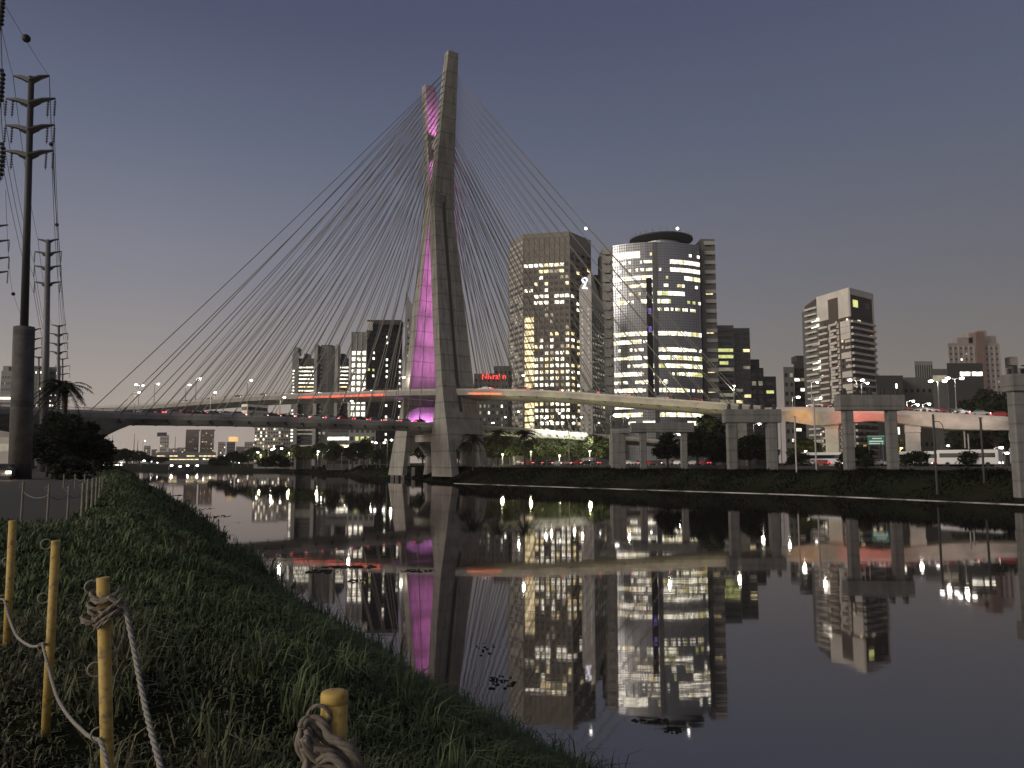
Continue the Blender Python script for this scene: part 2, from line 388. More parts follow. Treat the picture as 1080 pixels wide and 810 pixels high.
# far-bank weeds (one mass on the slope)
def make_weeds():
    rng = np.random.RandomState(5); N = 60000
    seg = rng.rand(N); cum = np.cumsum(np.r_[0, np.hypot(*np.diff(RS[2:12], axis=0).T)]); L = cum[-1]
    s = (seg**1.5)*L; i = np.clip(np.searchsorted(cum, s)-1, 0, 8); p0 = RS[2:12][i]; p1 = RS[2:12][i+1]
    t = ((s-cum[i])/(cum[i+1]-cum[i]))[:,None]; q = p0+(p1-p0)*t; dirv = (p1-p0)/np.linalg.norm(p1-p0, axis=1)[:,None]
    off = 1.4+rng.rand(N)*13
    x = q[:,0]+dirv[:,1]*off; y = q[:,1]-dirv[:,0]*off
    z = height(x, y)-.1
    clump = fbm(x, y, 3.5, 77)
    h = (.25+.38*rng.rand(N))*(1+.5*clump); wd = .12+.14*rng.rand(N); az = rng.rand(N)*6.283
    V = np.zeros((N,3,3), np.float32); bx, by = np.cos(az), np.sin(az)
    V[:,0] = np.stack([x-bx*wd, y-by*wd, z], 1); V[:,1] = np.stack([x+bx*wd, y+by*wd, z], 1)
    V[:,2] = np.stack([x-by*h*.5*(rng.rand(N)-.5)*2, y+bx*h*.5*(rng.rand(N)-.5)*2, z+h], 1)
    me = bpy.data.meshes.new('bank_weeds'); me.vertices.add(N*3); me.vertices.foreach_set('co', V.ravel())
    me.loops.add(N*3); me.loops.foreach_set('vertex_index', np.arange(N*3, dtype=np.int32))
    me.polygons.add(N); me.polygons.foreach_set('loop_start', np.arange(0,N*3,3, dtype=np.int32)); me.polygons.foreach_set('loop_total', np.full(N,3, np.int32))
    me.update(calc_edges=True); me.materials.append(M['bank'])
    o = bpy.data.objects.new('bank_weeds', me); col.objects.link(o)
    tag(o, 'dark weeds covering the slope of the far river bank', 'weeds', kind='stuff')
make_weeds()

# pale concrete ledge along the far waterline
def offset_line(pl, off):
    out = []
    for i, p in enumerate(pl):
        a = pl[max(i-1,0)]; c = pl[min(i+1,len(pl)-1)]
        d = np.array(c)-np.array(a); d = d/np.linalg.norm(d)
        out.append((p[0]+d[1]*off, p[1]-d[0]*off))
    return out
rsl = [tuple(p) for p in RS[2:9]]
mb = MB(); a = offset_line(rsl, -.4); b_ = offset_line(rsl, .35)
for i in range(len(a)-1):
    mb.prism([a[i], a[i+1], b_[i+1], b_[i]], -.6, .09)
tag(mb.build('concrete_ledge', mat('stained ledge concrete', (.46,.44,.41), .8, noise=1, nscale=.11, ncol=(.05,.05,.045), nr=(.42,.6))), 'long thin pale concrete ledge along the foot of the far river bank', 'river wall')

# ------------------------------------------------------------------ path curves
def catmull(pts, n=12):
    P_ = [Vector(p) for p in pts]; P_ = [P_[0]*2-P_[1]]+P_+[P_[-1]*2-P_[-2]]; out = []
    for i in range(1, len(P_)-2):
        for k in range(n):
            t = k/n; a, b, c, d = P_[i-1], P_[i], P_[i+1], P_[i+2]
            out.append(.5*((2*b)+(c-a)*t+(2*a-5*b+4*c-d)*t*t+(3*b-a-3*c+d)*t**3))
    out.append(P_[-2]); return out
class Path:
    def __init__(s, pts, n=12):
        s.p = catmull(pts, n); s.cum = [0.]
        for i in range(len(s.p)-1): s.cum.append(s.cum[-1]+(s.p[i+1]-s.p[i]).length)
        s.L = s.cum[-1]
    def at(s, d, lat=0., dz=0.):
        d = max(0, min(s.L, d)); i = 0
        while i < len(s.cum)-2 and s.cum[i+1] < d: i += 1
        t = (d-s.cum[i])/(s.cum[i+1]-s.cum[i]); p = s.p[i].lerp(s.p[i+1], t)
        a = s.p[max(i-1,0)]; b = s.p[min(i+2,len(s.p)-1)]
        dr = (b-a); dr.z = 0; dr.normalize()
        q = p+Vector((dr.y, -dr.x, 0))*lat; q.z += dz   # lat + = right of travel
        return q, math.atan2(dr.y, dr.x)
    def near(s, x, y):
        return min(range(len(s.p)), key=lambda i: (s.p[i].x-x)**2+(s.p[i].y-y)**2)
    def d_px(s, px):
        """distance along the path whose photo column is px"""
        best = 0; bd = 1e9
        for k in range(0, int(s.L*2)):
            q, _ = s.at(k/2)
            dep = q.y*cT+(q.z-CH)*sT
            if dep < 5: continue
            e = abs(540+F*q.x/dep-px)
            if e < bd: bd = e; best = k/2
        return best
def sweep(mb, path, prof, d0=0, d1=None, step=5., pf=None):
    d1 = path.L if d1 is None else d1
    n = max(2, int((d1-d0)/step)); k = len(prof); vs = []
    for i in range(n+1):
        d = d0+(d1-d0)*i/n
        pr = pf(d) if pf else prof
        for (l, z) in pr:
            q, _ = path.at(d, l, z); vs.append(q)
    fs = [tuple(range(k)), tuple(range(n*k, n*k+k))[::-1]]
    for i in range(n):
        for j in range(k):
            fs.append((i*k+j, (i+1)*k+j, (i+1)*k+(j+1)%k, i*k+(j+1)%k))
    mb.add(vs, fs)

# ------------------------------------------------------------------ the bridge
C0 = Vector((-25.3, 259, 0)); DV = Vector((-.553,.833,0)).normalized(); WV = Vector((DV.y, -DV.x, 0))
def LW_(s, t, z): return C0+DV*s+WV*t+Vector((0,0,z))
bridge = thing('cable_stayed_bridge', 'tall concrete X-shaped cable-stayed bridge with two curved decks and magenta lit pylon', 'bridge', (C0.x, C0.y, 4))
# z, s_outer, thickness, width, t-centre
NEAR = [(1.5,-23.0,13.4,13.6,0),(12,-19.9,11.6,13.0,0),(18,-18.2,9.6,12.6,0),(23,-16.4,6.8,12.2,0),(27,-15.2,5.0,11.9,0),(32,-13.9,4.1,11.6,0),(46,-11.2,4.1,10.7,0),(61,-8.9,4.2,9.8,0),(78,-6.0,4.2,8.5,0),(88,-4.4,4.4,7.8,0),(95,-3.6,3.7,7.4,0),(103,-4.1,3.5,7.0,0),(120,-6.0,3.2,5.8,0),(135,-7.9,3.0,4.7,0),(146.5,-9.4,2.7,3.9,0)]
FARL = [(1.5,23.0,11.5,19.0,2.4),(12,19.9,10.2,18.2,2.3),(18,18.2,8.8,16.5,1.8),(23,16.4,6.8,14.0,1),(27,15.2,5.0,12.5,.3),(32,13.9,4.1,11.6,0),(46,11.2,4.1,10.7,0),(61,8.9,4.2,9.8,0),(78,6.0,4.2,8.5,0),(88,4.4,4.4,7.8,0),(95,3.6,3.7,7.4,0),(103,4.3,3.5,7.0,0),(120,6.8,3.2,5.8,0),(135,9.2,3.0,4.7,0),(141.5,10.4,2.7,4.0,0)]
def lerp_tab(tab, z):
    for i in range(len(tab)-1):
        if z <= tab[i+1][0]:
            t = (z-tab[i][0])/(tab[i+1][0]-tab[i][0]); return [tab[i][k]+(tab[i+1][k]-tab[i][k])*t for k in range(5)]
    return list(tab[-1])
def leg_mesh(tab, sg):
    mb = MB(); vs = []
    for z, so, T, W, tc in tab:
        si = so-sg*T
        vs += [LW_(so, tc-W/2, z), LW_(so, tc+W/2, z), LW_(si, tc+W/2, z), LW_(si, tc-W/2, z)]
    n = len(tab); fs = []
    for i in range(n-1):
        for j in range(4): fs.append((i*4+j, i*4+(j+1)%4, (i+1)*4+(j+1)%4, (i+1)*4+j))
    fs += [(3,2,1,0), tuple((n-1)*4+j for j in range(4))]
    mb.add(vs, fs); return mb
def boolean(o, cutters):
    for c in cutters:
        md = o.modifiers.new('cut', 'BOOLEAN'); md.operation = 'DIFFERENCE'; md.object = c; md.solver = 'EXACT'
    dg = bpy.context.evaluated_depsgraph_get(); dg.update()
    nm = bpy.data.meshes.new_from_object(o.evaluated_get(dg)); o.modifiers.clear(); old = o.data; o.data = nm; nm.name = old.name
    for c in cutters: bpy.data.objects.remove(c)
def fixn(o):
    bm = bmesh.new(); bm.from_mesh(o.data); bmesh.ops.recalc_face_normals(bm, faces=bm.faces); bm.to_mesh(o.data); bm.free()
def st_prism(poly_tz, s0, s1):
    mb = MB(); n = len(poly_tz)
    vs = [LW_(s0, t, z) for t, z in poly_tz]+[LW_(s1, t, z) for t, z in poly_tz]
    mb.add(vs, [tuple(range(n)), tuple(range(n,2*n))[::-1]]+[(i,i+n,(i+1)%n+n,(i+1)%n) for i in range(n)]); return mb
pylon = leg_mesh(NEAR, -1).build('pylon_leg', M['conc'], bridge); fixn(pylon)
pylon['label'] = 'near leg of the pylon with a long dark vertical groove'
def octa(t0, t1, z0, z1, c, d=None): return [(t0,z0),(t1,z0),(t1,z1-c),(t1-c,z1),(t0+c,z1),(t0,z1-c)]
k1 = st_prism(octa(-4.3,3.9,-2,12.2,2.6), -30, 0).build('cutter', M['conc'], bridge); fixn(k1)
gmb = MB(); gvs = []
gz = [22,32,46,61,78,88,95,97]
for z in gz:
    _, so, T, W, tc = lerp_tab(NEAR, z); hw = .75
    gvs += [LW_(so-1, -hw, z), LW_(so-1, hw, z), LW_(so+.7, hw, z), LW_(so+.7, -hw, z)]
gmb.add(gvs, [(i*4+j, i*4+(j+1)%4, (i+1)*4+(j+1)%4, (i+1)*4+j) for i in range(len(gz)-1) for j in range(4)]+[(3,2,1,0), tuple(len(gz)*4-4+j for j in range(4))])
k2 = gmb.build('cutter', M['conc'], bridge); fixn(k2)
boolean(pylon, [k1, k2])
# groove lining (darker strip along the groove floor)
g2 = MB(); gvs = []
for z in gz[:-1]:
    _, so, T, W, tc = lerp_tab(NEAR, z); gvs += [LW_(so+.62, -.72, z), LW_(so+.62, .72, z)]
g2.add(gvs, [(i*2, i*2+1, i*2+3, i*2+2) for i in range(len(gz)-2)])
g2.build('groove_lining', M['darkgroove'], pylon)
_, so, T, W, tc = lerp_tab(NEAR, 96.5)
em = MB(); c = LW_(so-.05, -.9, 98.5)
em.tube([c+WV*math.cos(a)*1.15+Vector((0,0,math.sin(a)*1.15)) for a in [k*math.pi/10 for k in range(21)]], .16, 6, caps=False)
em.build('ring_emblem', M['paleconc'], pylon)
farleg = leg_mesh(FARL, 1).build('pylon_leg', M['conc'], bridge); fixn(farleg)
farleg['label'] = 'far leg of the pylon, its inner face lit magenta'
k3 = st_prism(octa(-5.4,6.8,-2,12.6,4.6), 0, 30).build('cutter', M['conc'], bridge); fixn(k3)
boolean(farleg, [k3])
# beams between the legs, arch under the upper deck
def beam(s0, s1, t0, t1, z0, z1, name='cross_beam', m=None):
    mb = st_prism([(t0,z0),(t1,z0),(t1,z1),(t0,z1)], s0, s1); o = mb.build(name, m or M['conc'], bridge); fixn(o); return o
beam(-9.5, 9.5, -3.5, 3.5, 12.8, 15.2); beam(-3.3, 4.1, -1.6, 1.6, 115, 118.6)
beam(-1.2, 1.2, -3.6, 3.6, 89.5, 97)
ar = [(-9.0,28),(-9.0,17.2),(-8.3,17.2)]+[(-8.3*math.cos(k*math.pi/14), 19.0+6.0*math.sin(k*math.pi/14)**.75) for k in range(0,15)]+[(8.3,17.2),(9.0,17.2),(9.0,28)]
o = st_prism(ar, 7.35, 7.75).build('arched_wall', M['conc'], bridge); fixn(o)

lowL = Path([(-150,88,15.0),(-117,127,15.6),(-91,168,16.2),(-70,201,17.3),(-47,233,17.9),(-25.3,259,18.2),(4,282,17.4),(34,292,15.6),(62,290,13.2),(95,275,10.5)])
upD = Path([(-330,400,27.5),(-250,385,29.6),(-166,353,31.2),(-100,311,31.8),(-60,284,30.8),(-25.3,259,29.5),(8,241,27.6),(40,229,24.3),(72,220,21.0)])
DECKP = [(-7.2,0),(-7.2,-1.0),(-4.2,-2.0),(4.2,-2.0),(7.2,-1.0),(7.2,0)]
DECKU = [(-7.2,0),(-7.2,-1.5),(-4.2,-2.5),(4.2,-2.5),(7.2,-1.5),(7.2,0)]
def deckpf(path, d0, depth):
    def f(d):
        e = max(0., 1-max(0,d-d0)/9.) if d > d0 else max(0., 1-(d0-d)/26.); dd = 2.0+depth*e**1.2
        return [(-7.2,0),(-7.2,-.9),(-4.4,-dd),(4.4,-dd),(7.2,-.9),(7.2,0)]
    return f
d_pier = lowL.cum[24]
mb = MB(); sweep(mb, lowL, DECKP, 0, lowL.L, 3., deckpf(lowL, d_pier-3, 4.2))
lo = mb.build('lower_deck', M['deck'], bridge); fixn(lo)
mb = MB(); sweep(mb, upD, DECKU, step=4.); uo = mb.build('upper_deck', M['deck'], bridge); fixn(uo)
for path, o in ((lowL, lo), (upD, uo)):
    for s_ in (-1, 1):
        mb = MB(); sweep(mb, path, [(s_*6.95-.12,-.003),(s_*6.95+.12,-.003),(s_*6.95+.12,.55),(s_*6.95-.12,.55)], step=5)
        p_ = mb.build('parapet', M['paleconc'], o); fixn(p_)
        mb = MB(); n = int(path.L/4)
        for k in range(n):
            q, a = path.at(k*4+1, s_*6.95, .8); mb.box(q, (.1,.1,.55), a)
        mb.tube([path.at(k*4, s_*6.95, 1.05)[0] for k in range(n+1)], .05, 4)
        mb.build('railing', M['steel'], o)
    mb = MB(); k = 0; vs = []
    n = int(path.L/5)
    for i in range(n+1):
        for l in (-6.6, 6.6): vs.append(path.at(i*path.L/n, l, .02)[0])
    mb.add(vs, [(i*2, i*2+1, i*2+3, i*2+2) for i in range(n)]); mb.build('roadway', M['asphalt'], o)
# end pier of the lower deck on the left bank and piers beyond the pylon
q, a = lowL.at(d_pier-3)
mb = MB(); mb.box((q.x,q.y,(q.z-6.2+1.5)/2+.6), (3.6,8.4,q.z-6.2-1.5+1.2), a); mb.build('pier', M['conc2'], bridge)
for dd in (lowL.d_px(650),):
    q, a = lowL.at(dd); mb = MB(); mb.box((q.x,q.y,(q.z-2+1)/2), (2.2,6.5,q.z-2-1+.2), a); mb.build('pier', M['conc2'], bridge)
q, a = upD.at(upD.L-6); mb = MB(); mb.box((q.x,q.y,(q.z-1.9)/2), (2.5,7,q.z-1.9), a); mb.build('pier', M['conc2'], bridge)

# stay cables : four fans, 18 pairs each
dLm = lowL.cum[lowL.near(C0.x, C0.y)]; dUm = upD.cum[upD.near(C0.x, C0.y)]
d_start = lowL.cum[24]+1
fans = []
fans.append((lowL, [dLm-14-(dLm-14-d_start)*k/17 for k in range(18)], NEAR, -1))
fans.append((upD, [dUm+14+(upD.L-3-dUm-14)*k/17 for k in range(18)], NEAR, 1))
fans.append((upD, [dUm-14-(dUm-14-upD.d_px(190))*k/17 for k in range(18)], FARL, -1))
dl2 = lowL.d_px(655)
fans.append((lowL, [dLm+16+(dl2-dLm-16)*k/17 for k in range(18)], FARL, 1))
cab = []; anch = []
for fi, (path, ds, tab, side) in enumerate(fans):
    ztop = 139.5 if tab is NEAR else 137
    for k, d in enumerate(ds):
        z = 101+(ztop-101)*k/17
        _, so, T, W, tc = lerp_tab(tab, z); sg = -1 if tab is NEAR else 1
        for e in (-1, 1):
            q, a = path.at(d, e*6.95, -.2)
            top = LW_(so-sg*(T*.5+e*.6), side*(W/2-.1), z)
            cab.append((top, q, fi, e)); anch.append((q, a, fi, e))
rest = MB(); count = 0
order = [c for c in cab if c[2] in (0,1)]+[c for c in cab if c[2] == 2 and c[3] == 1]+[c for c in cab if not (c[2] in (0,1) or (c[2] == 2 and c[3] == 1))]
for (tp, q, fi, e) in order:
    L = (tp-q).length; pts = []
    for k in range(9):
        t = k/8; p = tp.lerp(q, t); p.z -= L*.006*4*t*(1-t); pts.append(p)
    if count < 100:
        m_ = MB().tube(pts, .115, 5); m_.build('stay_cable', M['cable'], bridge, smooth=True)
    else: rest.tube(pts, .115, 5)
    count += 1
tag(rest.build('stay_cable', M['cable'], bridge), kind='stuff')
ra = MB()
for i, (q, a, fi, e) in enumerate(anch):
    m_ = MB() if fi == 0 and e == 1 else ra
    m_.box(q+Vector((0,0,-1.15)), (.6,.3,.7), a); m_.box(q+Vector((math.cos(a)*.5,math.sin(a)*.5,-1.55)), (.45,.3,.5), a)
    m_.tube([q+Vector((0,0,-.2)), q+(cab[i][0]-q).normalized()*2.2], .16, 6)
    if m_ is not ra: m_.build('cable_anchor', M['dark'], bridge)
tag(ra.build('cable_anchor', M['dark'], bridge), kind='stuff')
# emissive strips standing in for tail-light glow on the fascias, not real fittings
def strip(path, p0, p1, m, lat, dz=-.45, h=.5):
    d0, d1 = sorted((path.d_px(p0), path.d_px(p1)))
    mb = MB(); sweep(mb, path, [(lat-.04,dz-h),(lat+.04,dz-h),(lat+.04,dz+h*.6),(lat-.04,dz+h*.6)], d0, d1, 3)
    return mb.build('glow_strip', m, bridge)
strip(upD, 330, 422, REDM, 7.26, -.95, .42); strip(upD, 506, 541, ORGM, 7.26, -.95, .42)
# floodlights in magenta
MAG = (1.0,.29,.95)
for z, z2, pw, sz in ((31.5,34,7500,100),(33,45,18000,80),(34,58,40000,50),(34,72,100000,32),(35,86,240000,24)):
    _, so, T, W, tc = lerp_tab(NEAR, z); _, so2, T2, W2, tc2 = lerp_tab(FARL, z2)
    spot(LW_(so+T+1.0, 0, z), LW_(so2-T2, 0, z2), pw, MAG, sz, .9, .5, bridge)
for t_ in (-4.2,-1.4,1.4,4.2): spot(LW_(7.9, t_, 18.4), LW_(9.7, t_, 22.5), 3200, (.85,.28,1.0), 95, .8, .15, bridge)
for z, s_, z2, pw, sz in ((113.5,-1.2,106,7000,90),(113.5,-1.2,100,12000,50),(119.6,-2.0,127,10000,80),(119.6,-2.0,138,18000,45)):
    spot(LW_(s_, 0, z), LW_(lerp_tab(FARL, z2)[1]-3.2, 0, z2), pw, MAG, sz, .8, .3, bridge)

# ------------------------------------------------------------------ street lamps
def lamp_proto(name, h, double, m=LAMPM, rr=.42, label=''):
    t = thing(name, label, 'street lamp')
    MB().tube([(0,0,0),(0,0,h)], [.16,.09], 6).build('pole', M['steel'], t)
    for s_ in ((-1,1) if double else (1,)):
        MB().tube([(0,0,h-.2),(s_*.9,0,h+.15),(s_*1.5,0,h+.2)], .06, 5).build('arm', M['steel'], t)
        hd = MB().box((s_*1.8,0,h+.25), (1.1,.4,.2)).build('lamp_housing', M['steel'], t)
        MB().ball((s_*1.8,0,h+.02), rr, 8, .6).build('lamp_globe', m, hd)
    return t
lp_used = {}
def lamp(px, py, Y, zbase, kind='single', power=0., label=None, rr=None, rz=0., color=(1,.93,.75), group='street lamps lighting the roads', lightoff=-.6):
    p = P(px, py, Y); h = round(p.z-zbase, 1)
    r0 = rr or .0019*Y
    key = (h, kind, round(r0,2))
    t = lamp_proto('street_lamp', max(2., p.z-zbase-.02), kind == 'double', LAMPM, r0)
    off = 0 if kind == 'double' else 1.8
    t.location = (p.x-off*math.cos(rz), p.y-off*math.sin(rz), zbase); t.rotation_euler = (0,0,rz); t['label'] = label; t['group'] = group
    if power:
        l = pt_light((0,0,0), power, color, .4); l.parent = t; l.location = (off, 0, (p.z-zbase)+lightoff)
    return t
def deck_lamp(path, px, py, lat, **kw):
    d = path.d_px(px); q, a = path.at(d, lat)
    return lamp(px, py, q.y, q.z+.0, rz=a+math.pi/2 if lat > 0 else a-math.pi/2, **kw)
for i, (px, py, k) in enumerate([(147,406,'double'),(167,405,'single'),(200,406,'single'),(211,399,'single'),(265,401,'single'),(426,398,'single')]):
    deck_lamp(upD, px, py, 6.2 if k == 'single' else 0, kind=k, power=900, label='%s lit lamp from the left on the upper deck left of the pylon' % ORDN[i])
for i, (px, py) in enumerate([(147,414),(227,414),(300,419),(371,423)]):
    deck_lamp(lowL, px, py, -6.2, power=800, label='%s lit lamp from the left on the lower deck' % ORDN[i])
for i, (px, py) in enumerate([(552,396),(702,401),(774,407)]):
    deck_lamp(upD, px, py, -6.2, power=900, label='%s lit lamp from the pylon on the upper deck right of it' % ORDN[i])

# ------------------------------------------------------------------ right viaduct
via = thing('road_viaduct', 'pale curved road viaduct with box girder on wide piers at the right', 'viaduct', (104,200,4))
vp = Path([(72,222,21.0),(84,213,20.6),(104,203,18.9),(126,194,16.7),(150,184,14.0),(190,165,10.5),(240,130,7)])
mb = MB()
def vpf(d):
    e = max(0., 1-abs(d-16)/14.); e2 = max(0., 1-abs(d-47)/16.); dd = 2.6+2.2*e+1.2*e2
    return [(-5.5,0),(-5.5,-.9),(-3.6,-dd),(3.6,-dd),(5.5,-.9),(5.5,0)]
sweep(mb, vp, DECKP, 0, vp.L, 3., vpf); g = mb.build('girder', M['paleconc'], via); fixn(g)
for s_ in (-1,1):
    mb = MB(); sweep(mb, vp, [(s_*5.3-.12,-.003),(s_*5.3+.12,-.003),(s_*5.3+.12,.28),(s_*5.3-.12,.28)], step=5); o = mb.build('parapet', M['paleconc'], g); fixn(o)
for px in (877, 962, 1075):
    q, a = vp.at(vp.d_px(px)); mb = MB(); mb.box((q.x,q.y,(q.z-3.0+2)/2+.6), (3.4,4.2,q.z-3.0-2+1.3), a)
    mb.prism([(q.x+math.cos(a+b)*r_, q.y+math.sin(a+b)*r_) for b, r_ in ((.9,3),(2.24,3),(4.04,3),(5.38,3))], q.z-5.2, q.z-2.9)
    mb.build('pier', M['paleconc'], via, bev=.15)
for px, pw, c, lat in ((893,1100,(1,.2,.15),9.5),(912,1200,(1,.16,.12),9.5),(930,900,(1,.25,.2),9.5),(848,1100,(1,.42,.05),9),(970,900,(1,.75,.6),9.5),(1000,900,(1,.75,.62),9.5),(1035,900,(1,.78,.66),9.5)):
    q, a = vp.at(vp.d_px(px), lat, -4.2); q2, _ = vp.at(vp.d_px(px), 0, -.6); spot(q, q2, pw, c, 105, .8, .3, via, 'added_girder_wash')  # unseen spots added for the coloured glow on the girder
for i, (px, py, k) in enumerate([(842,419,'single'),(862,403,'single'),(903,401,'double'),(915,404,'single'),(963,423,'single'),(968,427,'single'),(980,426,'single'),(989,402,'double'),(1007,399,'double')]):
    q, a = vp.at(vp.d_px(px)); d = 6 if i not in (7,8) else -3
    lamp(px, py, q.y+d*1.5, q.z, kind=k, power=1400, rr=.6 if i in (2,7,8,0) else .45, label='%s lit lamp from the left along the right viaduct' % ORDN[i], color=(1,.9,.75))

# ------------------------------------------------------------------ freestanding portal frames
PORT = [ # beam (px0,px1,top y,bottom y), column px centres, column width px, Y, label
 (665,731,446,456,(678,721),6.5,186,'low concrete portal frame beside the square abutment, leftmost of the portal frames'),
 (763,822,432,446,(771.5,813.5),9.5,171,'concrete portal frame with steel studs where the right cables end'),
 (883,951,417,433,(894.5,940.5),9.5,144,'tall concrete portal frame in front of the viaduct with studs on its beam'),
 (1062,1130,395,413,(1074,1122),12,106,'nearest concrete portal frame, cut by the right edge of the photo')]
for (a0,a1,t0,t1,cs,cw,Y,lab) in PORT:
    pl, pr = P(a0,t1,Y), P(a1,t0,Y); cx = (pl.x+pr.x)/2; th = math.atan2(-.42,.9)*0
    t = thing('portal_frame', lab, 'portal frame', (cx,Y,3.2), 'freestanding concrete portal frames on the far bank')
    zt, zb = PZ(t0,Y), PZ(t1,Y)
    MB().box((cx,Y,(zt+zb)/2), (pr.x-pl.x,2.6,zt-zb)).build('beam', M['conc2'], t, bev=.12)
    for c in cs:
        x = P(c,460,Y).x; w_ = cw/F*Y
        MB().box((x,Y,(zb+1)/2), (w_,w_,zb-1)).build('column', M['conc2'], t, bev=.15)
    if Y < 180:
        for k in range(5):
            x = pl.x+(pr.x-pl.x)*(.1+.2*k); mb = MB()
            mb.box((x,Y-.5,zt+.6), (.5,.5,1.2)); mb.box((x,Y+.6,zt+.45), (.35,.35,.9)); mb.box((x,Y,zt+1.25), (.9,.3,.15))
            mb.build('steel_stud', M['dark'], t)
t = thing('concrete_abutment', 'square concrete abutment pier where the lower deck ramp ends, left of the low portal', 'pier', (PX(652,195),195,3))
MB().box((PX(652,195),195,(PZ(457,195)+1)/2), (3.4,3.6,PZ(457,195)-1)).build('shaft', M['conc2'], t, bev=.1)
p0, p1 = P(645,457,195), P(676,452,192)
mb = MB(); mb.prism([(p0.x,193.6),(p1.x,190.6),(p1.x,194.6),(p0.x,197.2)], p0.z+.003, p0.z+1.1); mb.build('cap_beam', M['conc2'], t)

# ------------------------------------------------------------------ buildings
BM = {}
def bmat(name, rgb, **k):
    if name not in BM: BM[name] = mat('facade '+name, rgb, .8, noise=.25, nscale=.15, **k)
    return BM[name]
class Bldg:
    def __init__(s, name, label, foot, z1, wall, group=None, z0=2.0, zt=None):
        cx = sum(p[0] for p in foot)/len(foot); cy = sum(p[1] for p in foot)/len(foot)
        s.t = thing(name, label, 'building', (cx,cy,3.5), group)
        s.foot = foot; s.z0 = z0; s.z1 = z1; s.n = 0; s.rest = {}; s.wall = MB().prism(foot, z0, zt or z1).build('wall', wall, s.t)
        s.dark = MB()
    def facade(s, A, B, rows, cols, zb, zt, lit, fw=.7, fh=.55, wallband=None, bandd=.35, slabs=None, only_lit=False, ledge=None):
        """A->B left to right seen from outside. lit(r,c): key or None (r from top)"""
        A = Vector((A[0],A[1],0)); B = Vector((B[0],B[1],0)); d = (B-A); L = d.length; d.normalize()
        nrm = Vector((d.y,-d.x,0)); rz = math.atan2(d.y, d.x)
        cw = L/cols; ch = (zt-zb)/rows; meshes = {}
        for r in range(rows):
            z = zt-(r+.5)*ch
            for c in range(cols):
                k = lit(r, c)
                if k == 'x': continue
                f_ = fw; dx = 0.; hh = fh
                if isinstance(k, tuple): k, f_, dx = k[:3]
                p = A+d*(cw*(c+.5+dx))+nrm*.06; p.z = z
                if k is None:
                    if not only_lit: s.dark.box(p, (cw*fw,.10,ch*fh), rz)
                    continue
                if s.n < 100:
                    key = (k, round(f_,2))
                    if key not in meshes: meshes[key] = MB().box((0,0,0), (cw*f_,.16,ch*fh)).mesh('window', LW[k])
                    o = bpy.data.objects.new('window', meshes[key]); col.objects.link(o); o.parent = s.t
                    o.location = p-Vector(ORG[s.t.name]); o.rotation_euler = (0,0,rz); s.n += 1
                else:
                    s.rest.setdefault(k, MB()).box(p, (cw*f_,.16,ch*fh), rz)
        if ledge:
            mb = MB()
            for r in range(rows+1):
                z = zt-r*ch; p = A+d*(L/2)+nrm*(ledge[0]/2-.1); p.z = z
                mb.box(p, (L-.02,ledge[0]+.2,ledge[1]), rz)
            mb.build('floor_ledge', ledge[2], s.t)
        if slabs:
            mb = MB()
            for c in range(cols+1):
                p = A+d*(cw*c)+nrm*(slabs[0]/2-.1); p.z = (zb+zt)/2; mb.box(p, (slabs[1],slabs[0]+.2,zt-zb), rz)
            mb.build('mullion', slabs[2], s.t)
    def roofbox(s, c, size, rz=0, m=None, name='roof_plant'):
        MB().box(c, size, rz).build(name, m or M['conc2'], s.t)
    def done(s):
        if s.dark.v:
            o = s.dark.build('window', M['glass'], s.t); o['kind'] = 'stuff'; o['label'] = 'unlit windows'
        if s.rest:
            mb = MB(); ks = list(s.rest)
            for i, k in enumerate(ks): mb.add(s.rest[k].v, s.rest[k].f, i)
            o = mb.build('window', [LW[k] for k in ks], s.t); o['kind'] = 'stuff'
def rnd(p, keys='wwyd'):
    return lambda r, c: random.choice(keys) if random.random() < p else None
def boxfoot(px0, px1, Y, depth, skew=0., py=405):
    a = P(px0,py,Y); b = P(px1,py,Y+skew)
    return [(a.x,a.y),(b.x,b.y),(b.x*(1+depth/Y),b.y+depth),(a.x*(1+depth/Y),a.y+depth)]
brown = bmat('brown', (.20,.18,.155)); grey = bmat('grey', (.24,.235,.225)); pale = bmat('pale', (.36,.345,.32)); dk = bmat('dark', (.05,.05,.05)); white = bmat('white', (.58,.54,.49)); mid = bmat('mid', (.13,.13,.125)); pink = bmat('pinkish', (.30,.25,.23))

# B1: big folded office tower
A = P(537.5,330,500); Bp = P(552,330,480); Cp = P(601,330,474); Dp = P(624,330,494)
z1 = PZ(247,480); za = PZ(252,500)
foot = [(A.x,A.y),(Bp.x,Bp.y),(Cp.x,Cp.y),(Dp.x,Dp.y),(Dp.x+2,Dp.y+38),(A.x-1,A.y+38)]
b = Bldg('office_tower', 'tall brown office tower with folded facade and slanted blank top, left of the glass cylinder', foot, z1, brown)
rowz = 34
def lit1(r, c):
    rr_ = random.random()
    if r < 4: return 'x'
    if r == 4: return (random.choice('wwy'), .86, 0) if c < 8 else None
    if r == 5: return (random.choice('wyd'), .86, 0) if 2 < c < 8 else None
    if r in (6,7): return random.choice('wyd') if rr_ < .35 else None
    if r == 8: return 'w' if rr_ < .35 else None
    if r in (9,10): return ('w', .8, 0) if 1 < c < 5 or (c > 5 and rr_ < .85) else None
    if 10 < r < 15: return 'd' if rr_ < .10 else None
    if r in (15,16): return random.choice('wwy') if rr_ < .45 else None
    if c < 1: return None
    return random.choice('wwwwwyyd') if rr_ < (.95 if r % 6 else .5) else None
